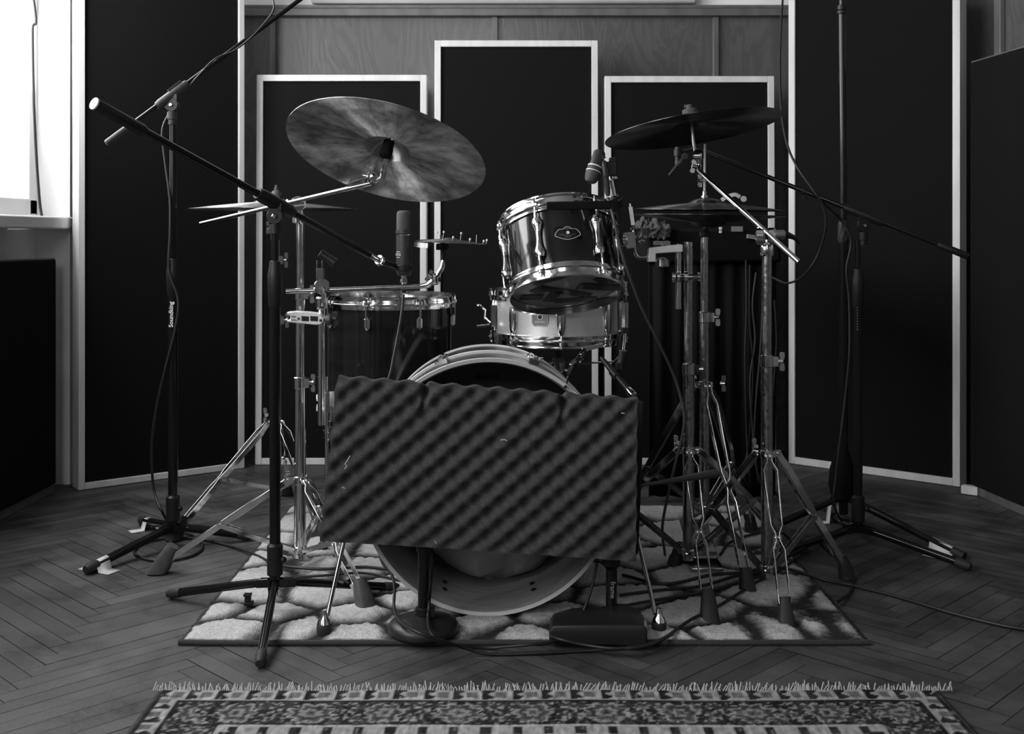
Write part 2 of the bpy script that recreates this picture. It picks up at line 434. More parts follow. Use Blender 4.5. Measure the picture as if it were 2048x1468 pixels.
# right wall: panelled
b = MB(); b.box((XR+0.05, 1.3, ZC/2), (0.1, 6.7, ZC)); structure(b.build('wall_right', M['ply']))
tb = MB(); tb.box((XR-0.01, 3.90, 0.9), (0.02, 0.05, 2.4)); structure(tb.build('trim_4', M['batten'], bevel=0.004))
b = MB(); b.box((0.05, 1.3, ZC+0.05), (4.0, 6.8, 0.1)); structure(b.build('ceiling', M['dark_paint']))
# wall behind the camera with one wide window opening
b = MB()
seg_f = lambda x0, x1, z0, z1: b.box(((x0+x1)/2, YF-0.05, (z0+z1)/2), (x1-x0, 0.1, z1-z0))
seg_f(-1.9, -.88, 0, ZC); seg_f(-.02, 1.8, 0, ZC); seg_f(-.88, -.02, 0, 1.57); seg_f(-.88, -.02, 3.03, ZC)
structure(b.build('wall_front', M['dark_paint']))

# ------------------------------------------------------------------ acoustic panels
def acoustic_panel(a, c, h, label, lean=0.0, wrap=False, fw=0.024, depth=0.07, group=None):
    a = Vector((a[0], a[1], 0.002)); c = Vector((c[0], c[1], 0.002))
    x = (c-a).normalized(); W = (c-a).length; n = Vector((0, 0, 1)).cross(x)      # n: away from the room
    u = (Vector((0, 0, 1))*math.cos(lean)+n*math.sin(lean)); n2 = x.cross(u)*-1
    root = thing('acoustic_panel', label, 'acoustic panel', (a+c)/2+n*depth/2, group)
    def slab(x0, x1, z0, z1, d0, d1, mb):
        vs = [a+x*xx+u*zz+n2*-dd for zz in (z0, z1) for xx, dd in ((x0, d0), (x1, d0), (x1, d1), (x0, d1))]
        mb.add(vs, [[3, 2, 1, 0], [4, 5, 6, 7], [0, 1, 5, 4], [1, 2, 6, 5], [2, 3, 7, 6], [3, 0, 4, 7]])
    sgn = -1 if n2.dot(n) > 0 else 1
    def slab(x0, x1, z0, z1, d0, d1, mb, a=a):
        vs = [a+x*xx+u*zz+n2*(-sgn*dd) for zz in (z0, z1) for xx, dd in ((x0, d0), (x1, d0), (x1, d1), (x0, d1))]
        mb.add(vs, [[3, 2, 1, 0], [4, 5, 6, 7], [0, 1, 5, 4], [1, 2, 6, 5], [2, 3, 7, 6], [3, 0, 4, 7]])
    if wrap:
        m = MB(); slab(0.004, W-0.004, 0.03, h-0.004, 0, depth, m); m.build('fabric_cover', M['fabric'], root, bevel=0.006)
        m = MB(); slab(0.0, W, 0.0, 0.03, 0.01, depth-0.005, m); m.build('rail', M['batten'], root)
        m = MB(); slab(0.002, W-0.002, h-0.004, h, 0.006, depth-0.004, m); m.build('rail', M['batten'], root)
    else:
        m = MB()
        slab(0, fw, 0, h, 0, depth, m); slab(W-fw, W, 0, h, 0, depth, m)
        slab(fw, W-fw, 0, fw, 0, depth, m); slab(fw, W-fw, h-fw, h, 0, depth, m)
        m.build('frame', M['pine'], root, bevel=0.0015)
        m = MB(); slab(fw-0.001, W-fw+0.001, fw-0.001, h-fw+0.001, 0.009, depth-0.004, m); m.build('fabric_cover', M['fabric'], root)
    return root
YP = 4.30
s0 = FPX/YP
acoustic_panel((xat(510, YP), YP), (xat(852, YP), YP), 1.495, 'short black acoustic panel in a pale frame, left of the tall centre one', lean=0.02)
acoustic_panel((xat(868, YP), YP), (xat(1197, YP), YP), 1.628, 'tall black acoustic panel in a pale frame, middle of the back row', lean=0.02)
acoustic_panel((xat(1211, YP), YP), (xat(1552, YP), YP), 1.49, 'short black acoustic panel in a pale frame, behind the hi-hat', lean=0.02)
acoustic_panel((-1.49, 3.867), (-1.008, 4.24), 2.25, 'very tall black acoustic panel angled beside the bright window', fw=0.022)
acoustic_panel((1.064, 4.33), (1.561, 3.92), 2.25, 'very tall black acoustic panel angled behind the tall overhead stand on the right', fw=0.026)
acoustic_panel((-1.575, 3.05), (-1.555, 3.845), 0.80, 'low fabric-wrapped acoustic panel under the window sill', wrap=True, depth=0.05)
acoustic_panel((1.556, 3.83), (1.632, 3.18), 1.468, 'fabric-wrapped acoustic panel against the right wall', wrap=True, depth=0.05)
b = MB(); g = G(1946, 992); b.box((g.x+0.0, g.y+0.02, 0.016), (0.055, 0.03, 0.028), Matrix.Rotation(-0.7, 3, 'Z'))
tag(b.build('wood_block', M['pine'], bevel=0.002), 'small pale wood block on the floor at the corner of the right wall panel', 'block')

# ------------------------------------------------------------------ rugs
def grid_rug(name, x0, x1, y0, y1, step, fn, material, zb=0.0):
    nx = int((x1-x0)/step)+1; ny = int((y1-y0)/step)+1; vs = []; cs = []; fs = []
    for j in range(ny):
        for i in range(nx):
            x = x0+(x1-x0)*i/(nx-1); y = y0+(y1-y0)*j/(ny-1)
            dx, dy, z, c = fn(x, y); vs.append((x+dx, y+dy, z)); cs.append(c)
    for j in range(ny-1):
        for i in range(nx-1):
            k = j*nx+i; fs.append((k, k+1, k+nx+1, k+nx))
    # skirt down to the floor
    n = len(vs)
    rim = [i for i in range(nx)]+[j*nx+nx-1 for j in range(1, ny)]+[(ny-1)*nx+i for i in range(nx-2, -1, -1)]+[j*nx for j in range(ny-2, 0, -1)]
    for r in rim: vs.append((vs[r][0], vs[r][1], 0.0005)); cs.append(cs[r])
    L = len(rim)
    for k in range(L): fs.append((rim[k], n+k, n+(k+1) % L, rim[(k+1) % L]))
    me = bpy.data.meshes.new(name); me.from_pydata([(v[0]-(x0+x1)/2, v[1]-(y0+y1)/2, v[2]) for v in vs], [], fs)
    set_attr(me, 'tone', cs); me.materials.append(material); me.shade_smooth()
    o = bpy.data.objects.new(name, me); sc.collection.objects.link(o); o.location = ((x0+x1)/2, (y0+y1)/2, 0); WO[o.name] = Vector(o.location)
    return o
pts = [(470, 1262), (640, 1200), (592, 1262), (705, 1268), (722, 1238), (500, 1200), (812, 1252), (850, 1205), (985, 1252), (556, 1152), (618, 1148), (745, 1146),
       (640, 1096), (700, 1055), (556, 1092), (800, 1170), (790, 1100), (1365, 1235), (1580, 1190), (1640, 1262), (1690, 1262), (1600, 1105), (1325, 1284), (1450, 1275), (1660, 1200),
       (1250, 1205), (1150, 1260), (1480, 1130), (1400, 1150), (1300, 1120), (1090, 1240), (920, 1215), (1190, 1160), (1560, 1270), (1545, 1085), (1500, 1050), (600, 1050), (660, 1010), (620, 1020), (1060, 1270), (440, 1230), (530, 1235)]
seeds = [G(*p) for p in pts]; seeds = [(p.x, p.y) for p in seeds]
for _ in range(400):
    c = (random.uniform(-.72, .77), random.uniform(2.75, 3.65))
    if all((c[0]-q[0])**2+(c[1]-q[1])**2 > 0.15**2 for q in seeds): seeds.append(c)
RX0, RX1, RY0, RY1 = -0.715, 0.766, 2.414, 3.62
def pebble(x, y):
    wx = x+0.025*noise.noise(Vector((x*7, y*7, 0))); wy = y+0.025*noise.noise(Vector((x*7, y*7, 5)))
    d1 = d2 = 9
    for sx, sy in seeds:
        d = math.hypot((wx-sx)*0.85, wy-sy)
        if d < d1: d2 = d1; d1 = d
        elif d < d2: d2 = d
    e = d2-d1
    n = noise.fractal(Vector((x*60, y*60, 1)), 0.7, 2.0, 3)
    t = max(0, min(1, (e-0.008+0.010*n)/0.042)); t = t*t*(3-2*t)
    c = 0.03+0.47*t+0.05*n*t
    edge = min(x-RX0, RX1-x, y-RY0, RY1-y)
    if edge < 0.011: c = 0.05; t = 0.25
    nz = noise.noise(Vector((x*180, y*180, 3)))
    wob = 0.004*noise.noise(Vector((x*3.0, y*3.0, 9)))
    near_edge = min(1.0, edge/0.03)
    z = 0.007+0.009*t*near_edge+0.0016*nz+0.002*n
    dx = 0.004*noise.noise(Vector((x*90, y*90, 13))) if edge < 0.02 else 0
    return dx, wob, z, max(0.015, c)
rug = grid_rug('shag_rug', RX0, RX1, RY0, RY1, 0.0062, pebble, attr_mat('shag_wool', 'tone', 1.0, 1.0, 260, 0.1, 160, 0.25))
tag(rug, 'pale shaggy rug with dark pebble outlines lying under the drum kit', 'rug')
bnd = MB(); bnd.tube([(x, RY0-0.002+0.004*noise.noise(Vector((x*3.0, RY0*3.0, 9))), 0.006+0.0015*noise.noise(Vector((x*6, 0, 2)))) for x in [RX0+(RX1-RX0)*i/80 for i in range(81)]], 0.0062, 8)
bnd.build('edge_binding', mat('dark_binding', 0.035, 0.9, bump=0.6, bump_s=500, noise_s=300, noise_a=0.3), rug)
# woven oriental rug in the foreground
OX0, OX1, OY0, OY1 = -0.677, 0.815, 0.9, 2.16
def orient(x, y):
    dside = min(x-OX0, OX1-x); dend = OY1-y; d = min(dside, dend)
    along = x if dend < dside else y
    nn = noise.noise(Vector((x*130, y*45, 2))); n2 = noise.noise(Vector((x*45, y*28, 7)))
    c = 0.035
    def motif(u, v, per, dark, mid, lite):
        # knots are quantised, the drawing wanders a little like hand work
        u = round(u/.0034)*.0034; v = round(v/.0034)*.0034
        k = int(math.floor(u/per)) % 2
        uu = (u/per) % 1.0-0.5; vv = v/per
        w1 = noise.noise(Vector((u*38, v*38, 11))); w2 = noise.noise(Vector((u*95, v*70, 5)))
        r = math.hypot(uu*(1.0 if k else 1.25), vv*1.05)+.028*w1+.010*w2; a = math.atan2(vv, uu)
        pet = 0.30+0.05*math.cos((6+2*k)*a+k*math.pi)
        q = r/pet
        cc = dark
        if q < 1.0: cc = mid
        if 0.88 < q < 1.04: cc = lite
        if 0.55 < q < 0.72: cc = mid*.55
        if q < 0.48: cc = lite*0.85
        if q < 0.27: cc = mid
        if q < 0.13: cc = dark
        l = noise.noise(Vector((abs(uu)*13+k*7, vv*15, 3)))+.15*w2
        if q > 1.10 and l > 0.10: cc = mid
        if q > 1.10 and l > 0.24: cc = lite
        if q > 1.10 and -.12 > l > -0.2: cc = mid*.7
        return cc
    if dside < 0.016 and dside <= dend: c = 0.02 if dside > 0.006 else 0.06
    elif d < 0.045:
        u = along % 0.056
        c = 0.33
        if u < 0.017+0.006*math.sin(d*240): c = 0.022
        elif 0.026 < u < 0.046 and 0.012 < d < 0.034: c = 0.13
    elif d < 0.050: c = 0.30
    elif d < 0.056: c = 0.02
    elif d < 0.150:
        v = d-0.103
        c = motif(along+0.03, v, 0.135, 0.022, 0.085, 0.25)
    elif d < 0.154: c = 0.02
    elif d < 0.160: c = 0.34
    elif d < 0.192:
        u = along % 0.056
        c = 0.30 if u > 0.018 else 0.022
    elif d < 0.198: c = 0.32
    else: c = motif(x, ((y+0.07) % 0.2)-0.1, 0.2, 0.025, 0.09, 0.25)
    c = c*(1+0.6*nn)+0.03*n2
    if nn > 0.45 and c < 0.1: c = 0.13
    wob = 0.004*noise.noise(Vector((x*4, 1, 0)))*(1 if dend < 0.3 else 0)
    return 0, wob, 0.0065+0.0008*nn+0.0012*noise.noise(Vector((x*5, y*5, 4))), max(0.012, c)
orug = grid_rug('oriental_rug', OX0, OX1, OY0, OY1, 0.0042, orient, attr_mat('knotted_wool', 'tone', 1.0, 0.8, 500, 0.1, 500, 0.2))
tag(orug, 'patterned oriental rug with a white fringe on the parquet in the foreground', 'rug')
fr = MB(); x = OX0-0.012
while x < OX1+0.03:
    L = random.uniform(0.010, 0.024)*(1+.9*noise.noise(Vector((x*22, 3, 0)))); bx = random.uniform(-0.010, 0.010)+.012*noise.noise(Vector((x*30, 8, 0))); by = L*random.uniform(0.6, 1.0)
    if x > 0.1: bx += 0.008
    hgt = random.uniform(0.003, 0.014)
    p0 = Vector((x, OY1-0.002+0.004*noise.noise(Vector((x*4, 1, 0))), 0.006)); p1 = p0+Vector((bx*.5, by*.6, hgt)); p2 = p0+Vector((bx, by, random.uniform(-0.003, 0.003)))
    fr.tube([p0, p1, p2], [0.0012, 0.001, 0.0006], 4)
    x += random.uniform(0.0025, 0.006)
fr.build('fringe', M['cotton'], orug)
# ------------------------------------------------------------------ drum hardware builders
UP = Vector((0, 0, 1))
def hv(v): v = Vector(v); v.z = 0; return v.normalized()

def collar(mb, c, r, h, ears=None):
    mb.lathe([(r, -h/2), (r+0.002, -h/2+0.002), (r+0.002, h/2-0.002), (r, h/2)], c, (0, 0, 1), 20)
    if ears is not None:
        e = hv(ears); mb.bar(Vector(c)+e*r*0.6, Vector(c)+e*(r+0.014), h*0.8, 0.010, UP)
    return mb

def tripod_leg(root, hub, foot, low, m, foot_m, footlabel=None, single=False, width=0.021, footsize=1.0, ribs=False):
    hub = Vector(hub); foot = Vector(foot); d = foot-hub; side = hv(d).cross(UP)
    prof = [(0, .006), (.045, .006), (.10, .5*width+.0035), (.45, .5*width), (.50, .0045), (.545, .0045), (.60, .5*width), (.915, .5*width), (.955, .0045), (1, .0045)]
    mb = MB()
    for q in (-1, 1):
        mb.strap([hub+d*t+side*(o*q) for t, o in prof], 0.016, 0.0028, side.cross(d))
    mb.cyl(hub+d*.52-side*.007, hub+d*.52+side*.007, 0.005, 10)
    mb.cyl(hub-side*.011, hub+side*.011, 0.0055, 10)
    leg = mb.build('leg', M['chrome'], root, bevel=.0007)
    low = Vector(low)+hv(d)*0.018; mid = hub+d*.52
    bb = MB()
    for q in (-1, 1): bb.strap([mid+side*(.0085*q), mid.lerp(low, .5)+side*(.007*q), low+side*(.006*q)], 0.012, 0.002, side.cross(mid-low))
    bb.cyl(low-side*.01, low+side*.01, 0.0045, 10)
    bb.build('brace', m, leg)
    # rubber foot
    f = MB(); k = footsize
    a = foot-d.normalized()*0.032*k; up = -d.normalized()
    base = Vector((foot.x, foot.y, 0.0)); ax = (hub-foot).normalized(); ax = (ax*0.55+UP*0.45).normalized()
    top = base+ax*0.062*k+UP*0.006
    x = side; y = x.cross(ax).normalized()
    n = 7; vs = []; fs = []
    for i in range(n):
        t = i/(n-1); c = base.lerp(top, t)+UP*0.004*(1-t)
        w = (0.021*(1-t)+0.013*t)*k; dd = (0.021*(1-t)+0.012*t)*k
        if ribs and i % 2 == 1: w *= 0.9; dd *= 0.9
        tilt = min(1.0, t*2.2)
        yy = (Vector((y.x, y.y, 0)).normalized()*(1-tilt)+y*tilt).normalized()
        for j in range(16):
            an = 2*math.pi*j/16; ca = math.cos(an); sa = math.sin(an)
            pw = 0.65; ca = math.copysign(abs(ca)**pw, ca); sa = math.copysign(abs(sa)**pw, sa)
            v = c+x*ca*w+yy*sa*dd; v.z = max(v.z, 0.001); vs.append(v)
    for i in range(n-1):
        for j in range(16): fs.append([i*16+j, i*16+(j+1) % 16, (i+1)*16+(j+1) % 16, (i+1)*16+j])
    fs.append(list(range(16))[::-1]); fs.append([(n-1)*16+j for j in range(16)]); f.add(vs, fs)
    f.build('rubber_foot', foot_m, leg)
    return leg

def double_tripod(root, x, y, hub_z, low_z, feet, m, top_z, joints=(), r0=0.0135, foot_m=None, widths=None, sizes=None, ribs=False, zfoot=0.018):
    foot_m = foot_m or M['rubber']
    # base tube, then thinner tubes above each joint
    zs = [low_z-0.02]+[j for j in joints]+[top_z]; r = r0
    for i in range(len(zs)-1):
        t = MB(); t.cyl((x, y, zs[i]), (x, y, zs[i+1]), r, 20)
        t.build('tube', m, root)
        if i < len(joints):
            c = MB(); collar(c, (x, y, zs[i+1]), r, 0.03, (1, -0.4, 0)); c.wing((x+r+0.018, y-0.008, zs[i+1]), (1, -0.4, 0), UP, 0.013, 0.004, 0.02)
            c.build('height_clamp', M['chrome'], root)
        r -= 0.0025
    c = MB(); collar(c, (x, y, hub_z), r0, 0.022); 
    for f in feet:
        d = hv(Vector((f[0]-x, f[1]-y, 0))); s = d.cross(UP)
        for q in (-1, 1): c.bar(Vector((x, y, hub_z))+d*r0*.7+s*.0035*q, Vector((x, y, hub_z))+d*(r0+.022)+s*.0035*q, .018, .002, UP)
    c.wing((x-r0-0.016, y-0.006, hub_z+0.02), (-1, -0.3, 0), UP, 0.012, 0.004, 0.018)
    c.build('collar', M['chrome'], root)
    c = MB(); collar(c, (x, y, low_z), r0, 0.020)
    for f in feet:
        d = hv(Vector((f[0]-x, f[1]-y, 0))); s = d.cross(UP)
        c.bar(Vector((x, y, low_z))+d*r0*.7, Vector((x, y, low_z))+d*(r0+.012), .014, .009, UP)
    c.build('collar', M['chrome'], root)
    for i, f in enumerate(feet):
        d = hv(Vector((f[0]-x, f[1]-y, 0)))
        tripod_leg(root, Vector((x, y, hub_z))+d*(r0+.014), (f[0], f[1], zfoot), (x, y, low_z), m, foot_m, width=(widths[i] if widths else .021), footsize=(sizes[i] if sizes else 1.0), ribs=ribs)

def cymbal(label, c, n, R, m, bell_r=None, bow=0.02, bell_h=None, group=None, name='cymbal', holes=()):
    bell_r = bell_r or R*0.24; bell_h = bell_h or R*0.10
    q = Vector((0, 0, 1)).rotation_difference(Vector(n).normalized())
    root = thing(name, label, 'cymbal', c, group, q)
    N = 64; up = []
    for i in range(N+1):
        r = 0.006+(R-0.006)*i/N
        if r <= bell_r: z = bow+bell_h*math.sqrt(max(0, 1-(r/bell_r)**2*0.98))
        else:
            t = (r-bell_r)/(R-bell_r); z = bow*(1-t**1.25)+0.0
        up.append((r, z))
    lo = [(r, z-0.0015) for r, z in up][::-1]
    mb = MB(); mb.lathe(up+lo, (0, 0, 0), (0, 0, 1), 96, True)
    mb.build('plate', m, root, raw=True, smooth=50)
    return root, bow+bell_h

def cyl_surface(R, a, z): return Vector((R*math.cos(a), R*math.sin(a), z))

def lug_bridge(R, a, z0, z1, style):
    # returns mesh of one lug with tension rods, in drum space
    mb = MB(); er = Vector((math.cos(a), math.sin(a), 0)); et = Vector((-math.sin(a), math.cos(a), 0)); H = z1-z0
    o = er*(R+0.009)
    if style == 'long':
        za, zb = z0+H*.20, z0+H*.80
        pts = []; rs = []
        for i in range(15):
            t = i/14; z = za+(zb-za)*t
            pts.append(er*(R+0.006)+UP*z)
            rs.append(0.0085+0.0055*math.exp(-((t-.12)/.13)**2)+0.0055*math.exp(-((t-.88)/.13)**2)-0.002*math.exp(-((t-.5)/.2)**2))
        mb.tube(pts, rs, 12, True, 1.0, er)
        for zz, dz in ((za, -1), (zb, 1)):
            mb.cyl(er*(R+.0135)+UP*zz, er*(R+.0135)+UP*(zz+dz*.012), .0042, 10)
        ends = (za, zb)
    elif style == 'tube':
        za, zb = z0+H*.30, z0+H*.70
        mb.cyl(er*(R+.0125)+UP*(z0+H*.16), er*(R+.0125)+UP*(z0+H*.84), .005, 12)
        mb.bar(er*(R+.003)+UP*za, er*(R+.003)+UP*zb, .018, .01, et); ends = (z0+H*.16, z0+H*.84)
    elif style == 'snare':
        za, zb = z0+H*.14, z0+H*.86; pts = []; rs = []
        for i in range(11):
            t = i/10; pts.append(er*(R+.004)+UP*(za+(zb-za)*t)); rs.append(.0065+.006*math.sin(math.pi*min(1, max(0, t)))**.5)
        mb.tube(pts, rs, 12, True, 0.8, er); ends = (za, zb)
    else:   # short lugs near each head
        ends = (z0+0.05, z1-0.05)
        for zz in ends: mb.lathe([(.004, -.018), (.010, -.012), (.010, .012), (.004, .018)], er*(R+.006)+UP*zz, UP, 12)
    return mb, er, ends

def drum(root, R, H, nl, phase, m_shell, style, hoop_m, head_top, head_bot, hoop_h=0.024, lug_m=None, skip=(), flange=True):
    s = MB(); s.lathe([(R, 0.012), (R, H-.012), (R-.007, H-.008), (R-.007, .008)], seg=96, closed=True); s.build('shell', m_shell, root, raw=True)
    for z, sg, nm in ((H, 1, 'hoop'), (0, -1, 'hoop')):
        h = MB(); q = sg
        h.lathe([(R+.0055, z-.014*q), (R+.0055, z+.004*q), (R+.004, z+.008*q), (R+.004, z+hoop_h*q*.75), (R+.011, z+hoop_h*q*.85), (R+.011, z+hoop_h*q), (R+.002, z+hoop_h*q), (R+.002, z+.006*q), (R+.0005, z-.002*q), (R+.0005, z-.012*q)], seg=96, closed=True)
        h.lathe([(R+.0055, z-.004*q), (R+.0125, z-.003*q), (R+.0125, z+.001*q), (R+.0055, z+.002*q)], seg=96, closed=True)
        for k in range(nl):
            a = phase+2*math.pi*k/nl; er = Vector((math.cos(a), math.sin(a), 0)); et = Vector((-math.sin(a), math.cos(a), 0))
            h.bar(er*(R+.004)+UP*(z-.001*q), er*(R+.020)+UP*(z-.001*q), .016, .005, et)
        h.build(nm, hoop_m, root, raw=True)
    for z, m_, nm in ((H+.001, head_top, 'batter_head'), (-.001, head_bot, 'resonant_head')):
        g = MB(); g.lathe([(1e-5, z), (R*.5, z), (R-.002, z), (R+.001, z-(.006 if z > .01 else -.006))], seg=72); g.build(nm, m_, root, raw=True)
    for k in range(nl):
        if k in skip: continue
        a = phase+2*math.pi*k/nl
        mb, er, ends = lug_bridge(R, a, 0, H, style)
        lug = mb.build('lug', lug_m or M['chrome'], root, raw=True)
        for zz, top, sg in ((ends[0], 0, -1), (ends[1], H, 1)):
            rd = MB(); c = er*(R+.0135)
            rd.cyl(c+UP*zz, c+UP*(top+.006*sg), .0026, 8)
            rd.cyl(c+UP*(top+.0015*sg), c+UP*(top+.009*sg), .0062, 12); rd.cyl(c+UP*(top+.009*sg), c+UP*(top+.018*sg), .0036, 6)
            rd.build('tension_rod', M['chrome'], lug, raw=True)

# ------------------------------------------------------------------ bass drum
yf, yr = 2.565, 2.99
cf = Vector((xat(978, yf), yf, zat(973, yf))); cr = Vector((xat(974, yr), yr, zat(907, yr)))
Rf = 257/(FPX/yf); Rr = 218/(FPX/yr)
ax = (cr-cf).normalized()
root = thing('bass_drum', 'large dark bass drum lying open towards us behind the foam sheet', 'drum', (cf.x, 2.78, 0.0))
Ld = (cr-cf).length
s = MB(); s.lathe([(Rf-.004, 0), (Rf-.0005, .002), (Rf-.002, .02), (Rf-.006, .05), (Rf-.006, Ld-.03), (Rf-.014, Ld-.03), (Rf-.014, .05), (Rf-.0095, .012), (Rf-.0085, 0)], cf, ax, 128, True)
s.build('shell', M['shell_dull'], root)
s = MB(); s.lathe([(Rf-.0088, -.003), (Rf-.0120, .012), (Rf-.0150, .04), (Rf-.0150, Ld-.02), (Rf-.0160, Ld-.02), (Rf-.0160, .04), (Rf-.0130, .012), (Rf-.0098, -.003)], cf, ax, 128, True)
s.build('shell_lining', M['inner_shell'], root)
s = MB(); s.lathe([(Rf-.009, -.004), (Rf-.001, -.006), (Rf, -.002), (Rf, .008), (Rf-.009, .008)], cf, ax, 128, True)
s.build('rim', M['hoop_wood'], root)
# mid hoop and batter hoop, each with a dark inlay
k = 0.46
cm = cf.lerp(cr, k); Rm = Rf+(Rr-Rf)*k+.002
s = MB(); s.lathe([(Rm-.012, -.006), (Rm-.001, -.006), (Rm, -.004), (Rm, .012), (Rm-.012, .012)], cm, ax, 128, True); s.build('hoop', M['hoop_wood'], root)
s = MB(); s.lathe([(Rr-.013, -.028), (Rr-.001, -.028), (Rr, -.026), (Rr, .012), (Rr-.001, .014), (Rr-.013, .014)], cr, ax, 128, True); s.build('hoop', M['hoop_wood'], root)
s = MB(); s.lathe([(Rr-.0065, -.0285), (Rr-.0040, -.0285), (Rr-.0040, -.0275), (Rr-.0065, -.0275)], cr, ax, 128, True); s.build('hoop_inlay', M['hoop_dark'], root)
s = MB(); s.lathe([(1e-5, -.004), (Rr*.5, -.004), (Rr-.012, -.004), (Rr-.012, .0)], cr, ax, 96); s.build('batter_head', mat('translucent_batter_head', 0.16, 0.5, noise_s=6, noise_a=0.3), root)
text('EVANS', 0.021, P(973, 753, yr)+Vector((0, -.010, 0)), (-1, 0, 0), UP, mat('head_print', 0.01, 0.6), root, 'lettering', bold=0.0005)
for an in (22.5, -22.5, 67.5, -67.5, 112.5, -112.5):
    a = math.radians(an); er = Vector((math.sin(a), 0, math.cos(a)))
    er = (er-ax*er.dot(ax)).normalized(); et = ax.cross(er)
    c = cf.lerp(cr, .42)+er*(Rf-.012)
    cl = MB(); cl.bar(c+ax*-.03+er*.012, c+ax*.04+er*.014, .024, .006, et); cl.bar(c+ax*-.03+er*-.008, c+ax*-.03+er*.016, .024, .006, et)
    lug = cl.build('claw_hook', M['chrome'], root)
    rd = MB(); rd.cyl(c+ax*-.05+er*.02, c+ax*.12+er*.012, .0035, 10); rd.wing(c+ax*-.045+er*.02, ax, et+er*.4, .012, .004, .014)
    rd.build('tension_rod', M['chrome'], lug)
    lb = MB(); lb.lathe([(.004, 0), (.012, .006), (.013, .03), (.012, .055), (.004, .062)], c+ax*.075+er*.006, ax, 14); lb.build('lug', M['chrome'], root)
for px, py in ((1065, 1170), (1069, 1184), (887, 1170), (887, 1184)):
    # screws fixing lugs through the shell, seen from inside
    sc_ = MB(); Yq = 2.68 if py < 1175 else 2.63
    rr = Vector((xat(px, Yq)-cf.x, 0, zat(py, Yq)-cf.z)); rr = rr.normalized()*(Rf-.017)
    sc_.lathe([(.006, 0), (.006, .003), (.003, .004), (1e-5, .004)], Vector((cf.x, Yq, cf.z))+rr, -rr, 10); sc_.build('shell_screw', M['black_plastic'], root)
# spurs
for (pa, ya, ga) in (((690, 1072), 2.60, (648, 1262)), ((1280, 1095), 2.60, (1318, 1258))):
    a = P(pa[0], pa[1], ya); f = G(ga[0], ga[1], 0.015)
    sp = MB(); u = (f-a).normalized(); a2 = a-u*0.12; sp.tube([a2, f-u*.035], .0052, 12)
    spur = sp.build('spur', M['chrome'], root)
    ft = MB(); c0 = Vector((f.x, f.y, 0.001))
    ft.lathe([(.011, 0), (.015, .004), (.0165, .018), (.016, .030), (.013, .034)], c0, UP, 20); ft.build('rubber_foot', M['rubber'], spur)
    ft = MB(); ft.lathe([(.0155, .031), (.013, .038), (.0075, .046), (.0065, .056), (.0052, .060)], c0+Vector((0, 0, 0)), UP, 20); ft.build('spike_nut', M['chrome'], spur)
# folded pillow damping the drum
pl = MB(); vs = []; fs = []
pc = Vector((cf.x+.005, 2.80, 0.135))
NU, NV = 26, 12
for j in range(NV+1):
    for i in range(NU):
        a = 2*math.pi*i/NU; t = j/NV*math.pi
        w = 0.205; d = 0.10; h = 0.105
        x = math.copysign(abs(math.cos(a))**.8, math.cos(a))*math.sin(t)**.7*w; y = math.copysign(abs(math.sin(a))**.8, math.sin(a))*math.sin(t)**.7*d; z = -math.cos(t)*h
        crease = 0.045*math.exp(-((x-.012)/.022)**2)+.018*math.exp(-((x+.09)/.03)**2)
        if y < 0: y += crease*1.2
        z += 0.35*x*x/.175 - crease*.35
        n_ = noise.noise(Vector((x*14, y*14, z*14)))*.016
        vs.append(pc+Vector((x, y+n_, z+n_)))
for j in range(NV):
    for i in range(NU): fs.append([j*NU+i, j*NU+(i+1) % NU, (j+1)*NU+(i+1) % NU, (j+1)*NU+i])
pl.add(vs, fs); pw = pl.build('pillow', mat('grey_pillow_cotton', 0.42, 0.95, bump=0.6, bump_s=45, spec=0.1))
tag(pw, 'crumpled pale pillow lying inside the open bass drum', 'pillow')

# ------------------------------------------------------------------ rack tom
qt = Vector((0, 0, 1)).rotation_difference(Vector((-.085, .385, .92)).normalized())
axt = qt @ UP
Rt = .1395; Ht = .170
cb = P(1130, 574, 2.84)
root = thing('rack_tom', 'dark lacquered rack tom tilted back above the bass drum, taped underside showing', 'drum', cb, None, qt)
drum(root, Rt, Ht, 6, math.radians(-90-24), M['shell'], 'long', M['chrome'], M['head_white'], M['head_grey'])
# badge: scalloped plate with rivet hole, facing the room
a0 = math.radians(-85); er = Vector((math.cos(a0), math.sin(a0), 0)); et = Vector((-math.sin(a0), math.cos(a0), 0))
def badge_outline(sx, sy):
    half = [(0, .40), (.12, .385), (.3, .28), (.42, .235), (.55, .25), (.62, .25), (.78, .17), (.92, .02), (1.0, -.10), (.97, -.2), (.8, -.27), (.6, -.36), (.35, -.44), (.15, -.48), (0, -.49)]
    o = half+[(-x, y) for x, y in half[::-1][1:-1]]
    return [(x*sx, y*sy) for x, y in o]
bz = Ht*.53; bo = er*(Rt+.0008)+UP*bz
def on_shell(u, v, lift): 
    aa = a0+u/Rt; return Vector((math.cos(aa)*(Rt+lift), math.sin(aa)*(Rt+lift), bz+v))
def curved_plate(outline, lift):
    n = len(outline); mb = MB(); vs = [on_shell(u, v, lift) for u, v in outline]+[on_shell(0, 0, lift)]
    # fan by vertical columns so the plate follows the shell
    cols = sorted(set(round(u, 5) for u, v in outline)); 
    top = sorted([(u, v) for u, v in outline if v > -.0005*0+(-.1*.0)], key=lambda p: p[0])
    return mb
ol = badge_outline(.0315, .038)
ups = sorted([p for p in ol if p[1] >= -.0040], key=lambda p: p[0]); dns = sorted([p for p in ol if p[1] <= -.0037], key=lambda p: p[0])
